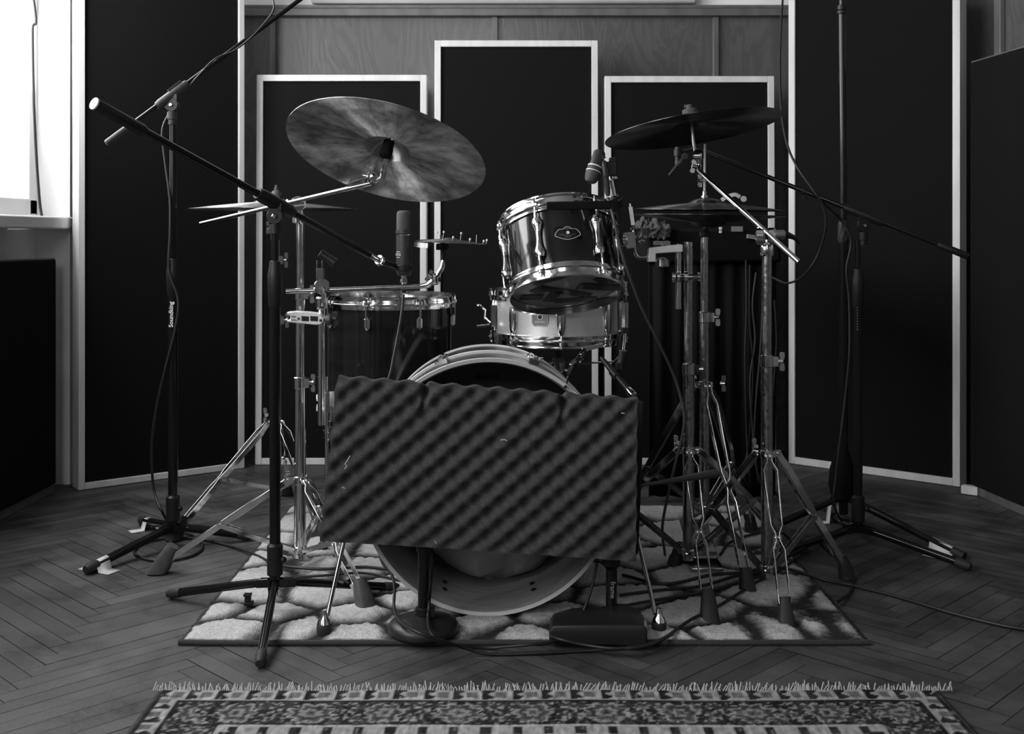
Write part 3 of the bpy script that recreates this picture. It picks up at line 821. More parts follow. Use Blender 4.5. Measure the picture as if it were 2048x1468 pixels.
def interp(ps, u):
    for i in range(len(ps)-1):
        if ps[i][0] <= u <= ps[i+1][0]:
            t = (u-ps[i][0])/max(1e-9, ps[i+1][0]-ps[i][0]); return ps[i][1]+(ps[i+1][1]-ps[i][1])*t
    return ps[0][1] if u < ps[0][0] else ps[-1][1]
bm_ = MB(); vs = []; NN = 32
for i in range(NN+1):
    u = -.0315+.063*i/NN; vs += [on_shell(u, interp(dns, u), .0008), on_shell(u, interp(ups, u), .0008)]
bm_.add(vs, [[2*i, 2*i+2, 2*i+3, 2*i+1] for i in range(NN)])
bdg = bm_.build('badge', M['badge'], root, raw=True)
tr = MB(); tr.tube([on_shell(u, v, .0012) for u, v in ol+[ol[0]]], .0006, 6, False); tr.build('badge_outline', M['silver'], bdg, raw=True)
tr = MB(); tr.tube([on_shell(u*.0315, v, .0012) for u, v in ((-.6, -.0045), (-.5, -.0043), (-.25, -.0075), (0, -.0087), (.25, -.0075), (.5, -.0043), (.6, -.0045))], .0005, 6, False); tr.build('badge_band', M['dull_silver'], bdg, raw=True)
tr = MB(); tr.lathe([(.0048, 0), (.0072, 0), (.0072, .0015), (.0048, .0015)], on_shell(0, 0, .001), er, 24, True); tr.build('vent_rivet', M['chrome'], bdg, raw=True)
tr = MB(); tr.lathe([(.0047, 0), (1e-5, .0002)], on_shell(0, -.0006, .0013), er, 20); tr.build('vent_hole', M['silver'], bdg, raw=True)
text('TAMA', .0065, on_shell(0, .0098, .0012), et, UP, M['dull_silver'], bdg, 'lettering', .0002, True)
text('STARCLASSIC', .0030, on_shell(0, -.0122, .0012), et, UP, M['dull_silver'], bdg, 'lettering', .0002, True)
# strips of gaffer tape seen on the underside
for (x, y, w, d, an) in ((.00, .03, .16, .030, 35), (-.045, -.075, .085, .045, -28), (.085, .015, .11, .040, 22), (-.085, .05, .06, .035, 10), (.03, .10, .11, .028, 3), (.0, -.125, .10, .030, 4), (-.03, .055, .03, .08, 20), (.105, -.03, .06, .05, 60), (.07, -.105, .07, .012, 12), (-.06, .0, .05, .04, -50)):
    R_ = Matrix.Rotation(math.radians(an), 3, 'Z'); tb = MB(); tb.box((x, y, -.0028), (w, d, .0006), R_); tb.build('tape_strip', M['tape_black'], root, raw=True, smooth=0)
# dark felt muffle strip clipped on the rim facing us
def tomP(px, py, Y): return P(px, py, Y)
mb = MB(); p0 = P(1093, 412, 2.69); p1 = P(1222, 410, 2.69); mb.bar(p0, p1, 17/836, .012, UP)
mf = mb.build('muffle_strip', M['black_cloth'], root, raw=False, bevel=.003)
mf.location = (0, 0, 0)
def fix_rot(o, root, q):
    # geometry was written in room axes: express it in the tilted parent's axes
    for v in o.data.vertices: v.co = q.inverted() @ v.co
fix_rot(mf, root, qt)

# ------------------------------------------------------------------ snare drum on its stand
YS = 3.19
sc0 = P(1117, 672, YS)
Rs = .178; Hs = .118
root = thing('snare_drum', 'shallow bright metal snare drum half hidden below the rack tom', 'drum', (sc0.x, YS, sc0.z), None, Quaternion())
drum(root, Rs, Hs, 8, math.radians(-90), M['snare_shell'], 'snare', M['chrome'], M['head_white'], mat('snare_side_head', .3, .5), hoop_h=.018)
a0 = math.radians(-90-18.4); er = Vector((math.cos(a0), math.sin(a0), 0)); et = Vector((-math.sin(a0), math.cos(a0), 0)); Rt_ = Rs
bz = .064
b = MB(); o8 = [(-.0235, -.014), (-.0175, -.023), (.0175, -.023), (.0235, -.014), (.0235, .018), (.0175, .027), (-.0175, .027), (-.0235, .018)]
b.prism(o8, er*(Rs+.0006)+UP*bz, et, UP, .0012); bd = b.build('badge', mat('badge_bright_plate', .25, .3, 1.0), root, raw=True)
b = MB(); b.tube([er*(Rs+.002)+UP*bz+et*u*.94+UP*v*.94 for u, v in o8+[o8[0]]], .0006, 6, False); b.build('badge_outline', M['silver'], bd, raw=True)
b = MB(); b.lathe([(.0058, 0), (.0078, 0), (.0078, .0016), (.0058, .0016)], er*(Rs+.0016)+UP*(bz+.002), er, 20, True); b.build('vent_rivet', M['silver'], bd, raw=True)
b = MB(); b.lathe([(.0058, 0), (1e-5, .0002)], er*(Rs+.0022)+UP*(bz+.002), er, 20); b.build('vent_hole', M['black_plastic'], bd, raw=True)
text('GRETSCH', .0085, er*(Rs+.0021)+UP*(bz+.0135), et, UP, M['silver'], bd, 'lettering', .0002, True)
text('DRUMS', .0085, er*(Rs+.0021)+UP*(bz-.0115), et, UP, M['silver'], bd, 'lettering', .0002, True)
# strainer at the left, butt plate at the right
st = MB(); e = Vector((-1, -.15, 0)).normalized()
st.bar(e*(Rs+.008)+UP*.03, e*(Rs+.008)+UP*.09, .03, .012, e.cross(UP)); st.cyl(e*(Rs+.02)+UP*.035, e*(Rs+.055)+UP*.030, .004, 10)
st.tube([e*(Rs+.018)+UP*.04, e*(Rs+.034)+UP*.055, e*(Rs+.032)+UP*.075, e*(Rs+.045)+UP*.088, e*(Rs+.055)+UP*.088], .004, 8)
st.build('snare_strainer', M['chrome'], root, raw=True)
st = MB(); e = Vector((1, -.35, 0)).normalized()
st.bar(e*(Rs+.010)+UP*.02, e*(Rs+.010)+UP*.10, .034, .018, e.cross(UP)); st.cyl(e*(Rs+.02)+UP*.0, e*(Rs+.02)+UP*.1, .006, 12)
st.build('butt_plate', M['chrome'], root, raw=True)

sx, sy = sc0.x, YS
root = thing('snare_stand', 'chrome snare stand cradling the bright metal snare drum', 'drum stand', (sx, sy, 0))
zb = sc0.z-.062
t = MB(); t.cyl((sx, sy, .06), (sx, sy, zb-.02), .011, 18); t.build('tube', M['worn_chrome'], root)
for an in (-32, -150, 88):
    a = math.radians(an); d = Vector((math.cos(a), math.sin(a), 0)); e0 = Vector((sx, sy, zb-.01)); e1 = e0+d*(Rs+.02)+UP*.03
    b = MB(); b.strap([e0, e0+d*.05-UP*.004, e1-d*.02-UP*.02, e1+UP*.0], .016, .004, d.cross(UP)); b.bar(e1, e1+UP*.03, .018, .005, d.cross(UP)); arm = b.build('basket_arm', M['chrome'], root)
    b = MB(); b.bar(e1+UP*.012+d*-.003, e1+UP*.058+d*-.003, .02, .016, d.cross(UP)); b.build('rubber_grip', M['rubber'], arm, bevel=.004)
b = MB(); b.lathe([(.012, -.03), (.02, -.02), (.022, 0), (.014, .012)], (sx, sy, zb-.012), UP, 18); b.wing((sx+.04, sy-.03, zb-.015), (.5, -.8, 0), (1, .3, .5), .016, .005, .03); b.build('tilter', M['chrome'], root)
for an in (-80, 40, 160):
    a = math.radians(an); tripod_leg(root, (sx+.014*math.cos(a), sy+.014*math.sin(a), .28), (sx+.24*math.cos(a), sy+.24*math.sin(a), .02), (sx, sy, .12), M['worn_chrome'], M['rubber'])
b = MB(); collar(b, (sx, sy, .28), .011, .02); collar(b, (sx, sy, .12), .011, .02); b.build('leg_collars', M['chrome'], root)

# ------------------------------------------------------------------ floor tom
YT = 3.22; Rft = .178; Hft = .36
c0 = Vector((xat(781, YT), YT, .88-(603-HOR)*YT/FPX-Hft))
root = thing('floor_tom', 'deep dark floor tom behind the left end of the foam sheet', 'drum', (c0.x, c0.y, 0), None, Quaternion())
o_ = bpy.data.objects.new
sub = root
# built in room axes, offset by the drum's height
class _Z: pass
def raise_children(root, z):
    for ch in list(root.children_recursive):
        if ch.type == 'MESH':
            for v in ch.data.vertices: v.co.z += z
drum(root, Rft, Hft, 8, math.radians(-90-14), M['shell'], 'short', M['chrome'], M['head_white'], M['head_grey'], hoop_h=.022)
raise_children(root, c0.z)
for an in (-145, -35, 90):
    a = math.radians(an); d = Vector((math.cos(a), math.sin(a), 0)); p = d*(Rft+.022)
    b = MB(); b.tube([p+UP*(c0.z+.16), p+UP*.10, p+d*.012+UP*.06, p+d*.012+UP*.02], .0055, 12); lg = b.build('leg', M['chrome'], root, raw=True)
    b = MB(); b.lathe([(.014, 0), (.016, .008), (.012, .03), (.008, .034)], p+d*.012+UP*.001, UP, 16); b.build('rubber_foot', M['rubber'], lg, raw=True)
    b = MB(); b.bar(d*(Rft+.006)+UP*(c0.z+.06), d*(Rft+.006)+UP*(c0.z+.12), .034, .03, d.cross(UP)); b.wing(d*(Rft+.045)+UP*(c0.z+.09), d, UP, .014, .005, .02); b.build('leg_bracket', M['chrome'], lg, raw=True)
# ------------------------------------------------------------------ egg-crate foam sheet
YFm = 2.405; sf = FPX/YFm
TL, TR_, BR, BL = P(677, 752, YFm), P(1273, 797, YFm), P(1270, 1117, YFm), P(641, 1078, YFm)
NXf, NYf = 230, 128; vs = []; fs = []
PF = 0.0502
def foam_h(u, v):
    a = u*2*math.pi/PF; b_ = v*2*math.pi/PF
    h = math.cos(a)*math.cos(b_)
    return h*.8 if h > 0 else -1.35*abs(h)**1.1
def slit(u, v, u0, v0, L):
    dv = v-v0
    if dv < 0 or dv > L: return 0
    return math.exp(-((u-u0-.004*math.sin(dv*60))/.006)**2)*(1-dv/L)**.5
for j in range(NYf+1):
    for i in range(NXf+1):
        a = i/NXf; c = j/NYf
        p = (TL*(1-a)+TR_*a)*(1-c)+(BL*(1-a)+BR*a)*c
        u = a*0.652; v = c*0.350
        h = foam_h(u+.006, v+.010)
        sl = max(slit(u, v, .189, 0, .075), slit(u, v, .489, 0, .07))
        e = min(a*NXf, (1-a)*NXf, c*NYf, (1-c)*NYf)
        wob = 0.0022*math.cos(v*2*math.pi/PF)*(1 if a < .5 else .6) if (i in (0, NXf)) else 0
        wv = 0.0026*math.cos(u*2*math.pi/PF) if j == 0 else 0
        n_ = noise.noise(Vector((u*60, v*60, 0)))*.0012
        h *= min(1, .35+e/9)
        vs.append(p+Vector((wob, -.018-0.0100*h+.022*sl-n_+.004*math.sin(u*7), wv-.006*sl*(1 if j < 6 else 0))))
W1 = NXf+1
for j in range(NYf):
    for i in range(NXf): k = j*W1+i; fs.append([k, k+W1, k+W1+1, k+1])
n = len(vs)
rim = [i for i in range(W1)]+[j*W1+NXf for j in range(1, NYf+1)]+[NYf*W1+i for i in range(NXf-1, -1, -1)]+[j*W1 for j in range(NYf-1, 0, -1)]
for r in rim: vs.append(Vector((vs[r].x, YFm+.012, vs[r].z)))
for k in range(len(rim)): fs.append([rim[k], rim[(k+1) % len(rim)], n+(k+1) % len(rim), n+k])
fs.append([n+k for k in range(len(rim))])
mb = MB(); mb.add(vs, fs); o = mb.build('foam_sheet', M['foam'], smooth=60)
tag(o, 'large grey egg-crate foam sheet hung across the front of the bass drum', 'foam')
# second plain sheet just behind it, its edge showing at the right
mb = MB(); q = [P(700, 776, 2.482), P(1290, 804, 2.482), P(1277, 1112, 2.482), P(668, 1076, 2.482)]
mb.add(q+[p+Vector((0, .024, 0)) for p in q], [[0, 1, 2, 3], [7, 6, 5, 4], [0, 4, 5, 1], [1, 5, 6, 2], [2, 6, 7, 3], [3, 7, 4, 0]])
o = mb.build('foam_backing', mat('dark_foam_back', .02, 1.0, bump=.4, bump_s=300, spec=.1), bevel=.006)
tag(o, 'flat dark backing sheet behind the egg-crate foam, showing at its right edge', 'foam')
# lint and threads caught in the foam
for pts_ in ([(700, 912), (694, 922), (690, 928), (694, 932), (689, 938)], [(1242, 826), (1249, 827)], [(1001, 880), (1009, 879), (1014, 882)], [(684, 974), (690, 977)], [(869, 1082), (873, 1087)]):
    mb = MB(); mb.tube([P(x, y, YFm-.0305) for x, y in pts_], .0009, 5); o = mb.build('lint_thread', M['cotton'])
    tag(o, 'pale scrap of thread stuck in the grey egg-crate foam', 'thread', 'threads stuck in the foam')

# ------------------------------------------------------------------ short stands in front
mx, my = xat(847, 2.457), 2.457
root = thing('low_microphone_stand', 'short black microphone stand with a round heavy base, left of centre', 'microphone stand', (mx, my, 0.012))
mb = MB(); mb.lathe([(.071, 0), (.077, .006), (.077, .016), (.072, .024), (.060, .030), (.03, .036), (.014, .040), (.012, .046), (1e-5, .046)], (mx, my, .012), UP, 64); mb.build('round_base', mat('hammered_black_iron', .012, .4, bump=.3, bump_s=300), root)
mb = MB(); mb.cyl((mx, my, .05), (mx, my, .24), .0125, 20); mb.cyl((mx, my, .19), (mx, my, .30), .0155, 20); mb.build('pole', M['black_gloss'], root)
mb = MB(); mb.lathe([(.0125, 0), (.018, .002), (.018, .016), (.0125, .018)], P(847, 1230, 2.457), UP, 20); mb.box(P(862, 1224, 2.445), (.016, .018, .018)); mb.build('cable_clip', M['black_plastic'], root)
mx, my = xat(1223, 2.475), 2.475
root = thing('frame_microphone_stand', 'short black microphone stand marked frame, on a rectangular heavy base at the right', 'microphone stand', (mx, my, 0.012))
mb = MB()
base = [(-.140, -.055), (.066, -.075), (.072, -.02), (.066, .03), (.040, .066), (-.02, .080), (-.09, .068), (-.135, .030)]
vs = []; fs = []
for (k, z) in ((1, .012), (1.0, .034), (.93, .048), (.6, .056), (.2, .058)):
    for x, y in base: vs.append((mx-.035+(x+.035)*k, my-.03+(y)*k, z+(0.010*(x > 0) if z > .02 else 0)))
m8 = len(base)
for i in range(4):
    for j in range(m8): fs.append([i*m8+j, i*m8+(j+1) % m8, (i+1)*m8+(j+1) % m8, (i+1)*m8+j])
fs += [list(range(m8))[::-1], [4*m8+j for j in range(m8)]]; mb.add(vs, fs)
mb.build('heavy_base', M['black_plastic'], root, smooth=40, bevel=.003)
mb = MB(); mb.cyl((mx, my, .05), (mx, my, .155), .0125, 20); mb.lathe([(.0125, .145), (.020, .155), (.020, .20), (.017, .205), (.017, .30)], (mx, my, 0), UP, 24); mb.build('pole', M['black_gloss'], root)
text('frame', .016, Vector((mx+.0015, my-.0131, zat(1180, my-.0131))), (0, 0, -1), (1, 0, 0), mat('grey_lettering', .32, .5), root, 'lettering', .0003)
# boom of this stand pointing back to the right, with a tapered counterweight
mb = MB(); a = P(1288, 970, 2.60); c = P(1432, 947, 2.72)
mb.tube([P(1228, 976, 2.57), a, a.lerp(c, .45), a.lerp(c, .97), c], [.0045, .005, .0095, .0165, .0155], 18, True, .62); mb.build('boom_counterweight', M['grey_plastic'], root)
mb = MB(); mb.cyl(P(1228, 1040, 2.555), P(1228, 960, 2.575), .009, 16); mb.build('boom_pivot', M['black_plastic'], root)
mb = MB(); mb.cyl((mx, my, .29), P(1228, 1040, 2.555), .010, 14); mb.build('pole', M['black_gloss'], root)

# ------------------------------------------------------------------ tripod boom microphone stands
def mic_tripod(root, x, y, hub_z, tips, joint_z, top_z, r=.0125, tape=(), rl=.0098, tip_m=None, up_gap=.05):
    b = MB(); b.cyl((x, y, hub_z-.012), (x, y, joint_z), r, 20); b.build('pole', M['black_gloss'], root)
    b = MB(); b.cyl((x, y, joint_z), (x, y, top_z), r*.68, 16); b.build('pole', M['black_gloss'], root)
    b = MB(); b.lathe([(r*1.0, -.075), (r*1.18, -.07), (r*1.35, -.02), (r*1.35, .0), (r*1.15, .012), (r*1.0, .03), (r*.72, .032)], (x, y, joint_z), UP, 20); b.build('clutch', M['black_plastic'], root)
    b = MB(); b.lathe([(r*1.02, 0), (r*1.45, .004), (r*1.45, .07), (r*1.02, .076)], (x, y, hub_z+.015), UP, 20)
    b.ball(Vector((x+r*1.7, y-r*.8, hub_z+.055)), .008, 12); b.build('leg_hub', M['black_plastic'], root)
    for t in tips:
        f = Vector((t[0], t[1], rl+.003)); a = Vector((x, y, hub_z)); d = f-a; hd = hv(d)
        a2 = a+hd*.017; b = MB(); a3 = a2+(f-a2)*.12
        b.tube([a2, a3], [rl*.8, rl], 14); b.tube([a3, f-(f-a3).normalized()*.02], rl, 14)
        s = hd.cross(UP)
        for q in (-1, 1): b.bar(a+s*.010*q, a2+(f-a2)*.1+s*.010*q, .018, .002, UP)
        b.cyl(a2+(f-a2)*.05-s*.013, a2+(f-a2)*.05+s*.013, .004, 8)
        leg = b.build('leg', M['black_gloss'], root)
        u = (f-a2).normalized(); b = MB(); b.tube([f-u*.034, f-u*.030, f-u*.004, f+u*.006], [rl*1.05, rl*1.18, rl*1.22, rl*.9], 16); b.build('end_cap', M['rubber'], leg)

def boom(root, piv, a, c, r, cw=None, cwr=.012, clamp_len=.085, knob_col='chrome', knob_side=-1, body='black_plastic', metal='black_gloss'):
    piv = Vector(piv); a = Vector(a); c = Vector(c); u = (c-a).normalized()
    b = MB(); b.tube([a, c], r, 14); b.build('boom_arm', M[metal], root)
    n = u.cross(Vector((0, 1, 0))).normalized(); n = n if n.z > 0 else -n
    t = (piv-a).dot(u); q = a+u*t                       # closest point of the arm to the pivot
    face = Vector((0, -1, 0))
    b = MB(); b.tube([q-u*clamp_len/2, q-u*clamp_len*.38, q+u*clamp_len*.4, q+u*clamp_len/2], [r*1.5, r*1.9, r*1.9, r*1.5], 16)
    b.build('boom_clamp', M[body], root)
    b = MB(); cc = q-UP*.030
    b.lathe([(.0175, -.011), (.019, -.008), (.019, .008), (.0175, .011)], cc, (0, 1, 0), 28)
    b.bar(cc, q, .03, .018, Vector((1, 0, 0)))
    b.lathe([(.0095, -.022), (.0135, -.02), (.0135, 0)], Vector((cc.x, cc.y, cc.z-.02)), UP, 20)
    b.cyl(cc-UP*.018, Vector((cc.x, cc.y, cc.z-.055)), .0105, 20)
    b.build('swivel_joint', M[body], root)
    b = MB(); b.lathe([(.0062, 0), (.0062, .004), (.004, .006), (1e-5, .006)], cc+face*.011, face, 6 if knob_col == 'chrome' else 14); b.build('swivel_bolt', M['chrome'], root)
    if cw:
        b = MB(); w0, w1 = cw; ww = [cwr*.8, cwr, cwr, cwr*.8]
        b.tube([w0, Vector(w0).lerp(Vector(w1), .04), Vector(w0).lerp(Vector(w1), .94), w1], ww, 18); b.build('counterweight', M[body if r > .004 else 'black_plastic'], root)
    return q

# front left boom stand (nearest to the camera)
x8, y8 = -.5456, 2.59
A8, C8 = P(190, 208, 2.2), P(763, 523, 2.9)
u8 = (C8-A8).normalized(); t8 = ((x8-A8.x)/(C8.x-A8.x)); q8 = A8.lerp(C8, t8)
root = thing('boom_microphone_stand', 'black boom stand nearest to the camera, its arm slopes to the tall microphone', 'microphone stand', (x8, y8, 0))
mic_tripod(root, x8, y8, .08, [(-.5117, 2.284), (-.827, 2.72), (-.286, 2.77)], zat(575, y8)+.03, q8.z-.06, tape=())
boom(root, q8, A8+u8*.01, C8-u8*.05, .0085, (A8, A8+u8*.125), .0125, .12)
b = MB(); w = A8-u8*.002; b.lathe([(.0125, 0), (.0125, .003), (.004, .004), (1e-5, .0025)], w+u8*.002, -u8, 24); b.build('end_plate', M['silver'], root)
b = MB(); b.lathe([(.0110, 0), (.0135, .001), (.0135, .010), (.009, .011)], C8-u8*.012, u8, 24); b.tube([C8-u8*.05, C8+u8*.0], .0075, 12); b.build('thread_ring', M['chrome'], root)
b = MB(); e8 = P(790, 532, 2.94); b.tube([C8, e8], .008, 12); b.build('arm_tip', M['black_plastic'], root)
# condenser microphone on the arm
mc = P(808, 545, 2.95); mx, my, mz = mc.x, 2.95, mc.z
root = thing('condenser_microphone', 'tall dark studio microphone standing upright over the floor tom', 'microphone', (mx, my, zat(545, 2.95)))
r_ = .0205
b = MB(); b.cyl((mx, my, zat(541, my)), (mx, my, zat(469, my)), r_, 32); b.lathe([(.014, -.013), (.0175, -.010), (r_, 0)], (mx, my, zat(541, my)), UP, 32); b.build('body', M['mic_body'], root)
b = MB(); b.lathe([(r_+.0006, 0), (r_+.0006, .003), (r_, .0032)], (mx, my, zat(471, my)), UP, 32); b.build('chrome_ring', M['chrome'], root)
b = MB(); b.lathe([(r_+.0012, 0), (r_+.0012, .010), (r_-.001, .011)], (mx, my, zat(467, my)), UP, 32); b.build('collar', M['mic_body'], root)
b = MB()
hh = zat(421, my)-zat(460, my); vs = []; fs = []
prof = [(0, 1), (.15, 1), (.7, .99), (.85, .96), (.93, .88), (.98, .72), (1.0, .45), (1.0, 1e-4)]
for t, k in prof:
    for j in range(32):
        a = 2*math.pi*j/32; vs.append((mx+r_*.97*k*math.cos(a), my+r_*.75*k*math.sin(a), zat(460, my)+hh*t))
for i in range(len(prof)-1):
    for j in range(32): fs.append([i*32+j, i*32+(j+1) % 32, (i+1)*32+(j+1) % 32, (i+1)*32+j])
b.add(vs, fs); b.build('grille', M['mic_mesh'], root)
b = MB(); b.cyl((mx-.001, my, zat(568, my)), (mx-.001, my, zat(548, my)), .0085, 20); b.lathe([(.0095, 0), (.0105, .001), (.0105, .008), (.0095, .009)], (mx-.001, my, zat(566, my)), UP, 20); b.build('connector', M['chrome'], root)
b = MB(); b.lathe([(.004, 0), (.0065, .006), (.0085, .022)], (mx-.001, my, zat(586, my)), UP, 16); b.build('connector_boot', M['rubber'], root)
text('OSS', .0095, Vector((mx-.0135, my-.0185, zat(509, my))), (1, -.55, 0), UP, M['white_print'], root, 'lettering', .0002)
b = MB(); 
for zz in (503.5, 514.5): b.box((mx-.0135, my-.0185, zat(zz, my)), (.0105, .0004, .0012), Matrix.Rotation(-.5, 3, 'Z'))
b.build('logo_bars', M['white_print'], root)
b = MB(); b.lathe([(.0215, 0), (.0235, .002), (.0235, .014), (.0215, .016)], (mx, my, zat(541, my)-.001), UP, 28, False); b.build('mount_ring', M['black_plastic'], root)

# rear left boom stand with the arm rising to the right
x9, y9 = xat(346, 3.19), 3.19
A9, C9 = P(212, 287, 3.10), P(610, -8, 3.36)
C9b = A9.lerp(C9, 1.35)
root = thing('boom_microphone_stand', 'black boom stand before the tall left panel, its arm rising out of view', 'microphone stand', (x9, y9, 0))
mic_tripod(root, x9, y9, .052, [(-1.100, 2.913), (-1.124, 3.414), (-.755, 3.237)], zat(540, y9), zat(232, y9)-.01, .0135, rl=.0115)
t9 = (x9-A9.x)/(C9.x-A9.x); q9 = A9.lerp(C9, t9); u9 = (C9-A9).normalized()
boom(root, q9, A9, C9b, .0065, (A9, A9+u9*.095), .0092, .11, metal='black_gloss', body='grey_plastic')
text('Soundking', .0175, Vector((x9-.001, y9-.0142, zat(629, y9-.014))), (0, 0, 1), (-1, 0, 0), M['white_print'], root, 'lettering', .0003, bold=.0003)
b = MB(); b.bar(q9-u9*.01+UP*.012, q9+u9*.035+UP*.014, .016, .008, UP); b.build('cable_clip', M['grey_plastic'], root)

# right boom stand
xj, yj = xat(1716, 3.154), 3.154
root = thing('boom_microphone_stand', 'black boom stand before the tall right panel, its arm reaching over the hi-hat', 'microphone stand', (xj, yj, 0))
mic_tripod(root, xj, yj, .06, [(1.195, 2.946), (.735, 3.08), (.99, 3.46)], zat(560, yj), zat(480, yj), .0125, rl=.0105)
A, C = P(1937, 513, 3.06), P(1408, 303, 3.27); tj = (xat(1724, yj)-A.x)/(C.x-A.x); q = A.lerp(C, tj); u = (C-A).normalized()
boom(root, q, A, C, .0068, (A, A+u*.085), .0098, .115)
b = MB(); b.lathe([(.0075, 0), (.0115, .001), (.0115, .012), (.0075, .013)], A.lerp(C, .60), u, 16); b.bar(A.lerp(C, .60), A.lerp(C, .60)-UP*.018, .012, .012, (1, 0, 0)); b.build('cable_clip', M['black_plastic'], root)
b = MB(); 
for k in range(11): b.box(Vector((xat(1712, yj), yj-.0128, zat(604+5.4*k, yj))), (.0022, .0006, .0045 if k in (0, 10) else .003))
b.build('printed_marks', M['dull_silver'], root)
# small microphone at the end of that arm
root = thing('pencil_microphone', 'small dark microphone at the arm tip below the right-hand crash cymbal', 'microphone', P(1355, 318, 3.28))
b = MB(); b.tube([P(1356, 322, 3.28), P(1356, 296, 3.28), P(1357, 290, 3.28)], [.009, .0095, .007], 18); b.build('body', M['black_plastic'], root)
b = MB(); b.tube([P(1356, 330, 3.28), P(1356, 322, 3.28)], [.0085, .0095], 18); b.build('capsule', M['mic_mesh'], root)
b = MB(); b.tube([P(1360, 304, 3.28), P(1385, 298, 3.28), P(1408, 303, 3.27)], .0055, 10); b.lathe([(.0105, 0), (.013, .001), (.013, .02), (.0105, .021)], P(1356, 313, 3.28), UP, 16); b.build('microphone_clip', M['black_plastic'], root)

# tall overhead stand on the right
xi, yi = xat(1687, 3.35), 3.35
root = thing('overhead_microphone_stand', 'very tall black overhead stand whose pole runs out of the top of the picture', 'microphone stand', (xi, yi, 0))
b = MB(); b.cyl((xi, yi, .05), (xi, yi, zat(485, yi)), .0135, 18); b.build('pole', M['black_gloss'], root)
b = MB(); b.cyl((xi, yi, zat(440, yi)), (xi-.005, yi, zat(20, yi)), .0105, 18); b.build('pole', M['black_gloss'], root)
b = MB(); b.cyl((xi-.005, yi, zat(20, yi)), (xi-.006, yi, 1.95), .008, 18); b.build('pole', M['black_gloss'], root)
b = MB(); b.lathe([(.012, 0), (.0145, .004), (.0165, .012), (.0165, .055), (.0145, .064), (.0110, .068)], (xi, yi, zat(487, yi)), UP, 20)
for k in range(9):
    a = 2*math.pi*k/9; b.tube([(xi+.0165*math.cos(a), yi+.0165*math.sin(a), zat(480, yi)), (xi+.0165*math.cos(a+.7), yi+.0165*math.sin(a+.7), zat(450, yi))], .0018, 6)
b.build('clutch', M['rubber'], root)
b = MB(); b.lathe([(.0105, 0), (.0135, .002), (.0135, .010), (.012, .012), (.0135, .014), (.0135, .026), (.009, .028)], (xi-.005, yi, zat(29, yi)), UP, 20); b.build('collar', M['black_plastic'], root)
b = MB(); b.lathe([(.013, 0), (.030, .012), (.040, .05), (.036, .10), (.020, .15), (.014, .165)], (xi-.004, yi, .085), UP, 26); b.build('sandbag_weight', M['black_cloth'], root)
for t in ((1.219, 3.045), (.975, 3.62), (.70, 3.26)):
    b = MB(); f = Vector((t[0], t[1], .0115)); a = Vector((xi, yi, .10)); d = f-a
    b.tube([a+hv(d)*.012, f], .0105, 14); lg = b.build('leg', M['black_gloss'], root)
    b = MB(); uu = d.normalized(); b.tube([f-uu*.03, f+uu*.006], .0125, 14); b.build('end_cap', M['rubber'], lg)

# ------------------------------------------------------------------ left crash cymbal stand
xa, ya = xat(600, 2.94), 2.94
root = thing('cymbal_stand', 'chrome double-braced stand holding the big tilted crash cymbal', 'cymbal stand', (xa, ya, 0))
double_tripod(root, xa, ya, .24, .058, [(-.921, 2.925), (-.339, 2.625), (-.51, 3.27)], M['chrome'], zat(425, ya), (zat(765, ya), zat(588, ya)), .0155, M['grey_rubber'], widths=(.020, .024, .02), sizes=(1.25, 1.15, 1))
cl = P(595, 408, 2.93); a = P(402, 447, 3.10); c = P(744, 366, 2.68)
b = MB(); b.cyl(a, c, .0058, 18); b.cyl(a, a.lerp(c, .12), .0046, 14); b.build('boom_arm', M['chrome'], root)
b = MB(); b.lathe([(.017, -.013), (.020, -.010), (.020, .010), (.017, .013)], cl, (.35, -1, 0), 32); b.bar(cl-UP*.004, cl-UP*.040, .022, .020, (1, 0, 0)); b.lathe([(.011, 0), (.014, .003), (.014, .018), (.010, .02)], cl-UP*.052, UP, 20)
b.tube([cl+Vector((-.022, -.012, .010)), cl+Vector((-.026, -.016, -.004)), cl+Vector((-.020, -.016, -.022))], [.005, .007, .004], 10)
b.cyl(cl+Vector((-.012, -.014, 0)), cl+Vector((.022, -.014, .004)), .010, 16); b.build('tilter_clamp', M['chrome'], root)
tl = P(745, 354, 2.66); cc = P(775, 296, 2.60)
b = MB(); b.lathe([(.012, -.010), (.0145, -.007), (.0145, .007), (.012, .010)], tl, (.2, -1, .1), 28); b.lathe([(.0065, 0), (.0065, .004), (1e-5, .005)], tl+Vector((.002, -.010, .001)), (.2, -1, .1), 16); b.wing(tl+Vector((-.016, -.004, .002)), (-1, 0, .2), UP, .01, .004, .014)
b.tube([tl+Vector((.006, 0, -.010)), tl+Vector((.024, -.008, -.002)), tl+Vector((.027, -.012, .020))], [.006, .007, .005], 12); b.build('tilter', M['chrome'], root)
b = MB(); b.tube([tl+Vector((.026, -.012, .010)), cc+Vector((0.001, -.01, -.02)), cc], .0052, 12); b.build('cymbal_post', M['worn_chrome'], root)
Rc = .2305; nc = Vector((.19, .41, .89)).normalized(); cpos = P(772, 306, 2.55)
b = MB(); b.lathe([(.008, -.006), (.0135, -.004), (.0145, .012), (.013, .018), (.0125, .034)], cpos-nc*.004, nc, 22); b.build('felt_washer', M['black_cloth'], root)
r2, hh = cymbal('large bright crash cymbal tilted towards us, underside showing, on the left', cpos, nc, Rc, M['cym_bright'], bell_r=.052, bow=.012, bell_h=.028)

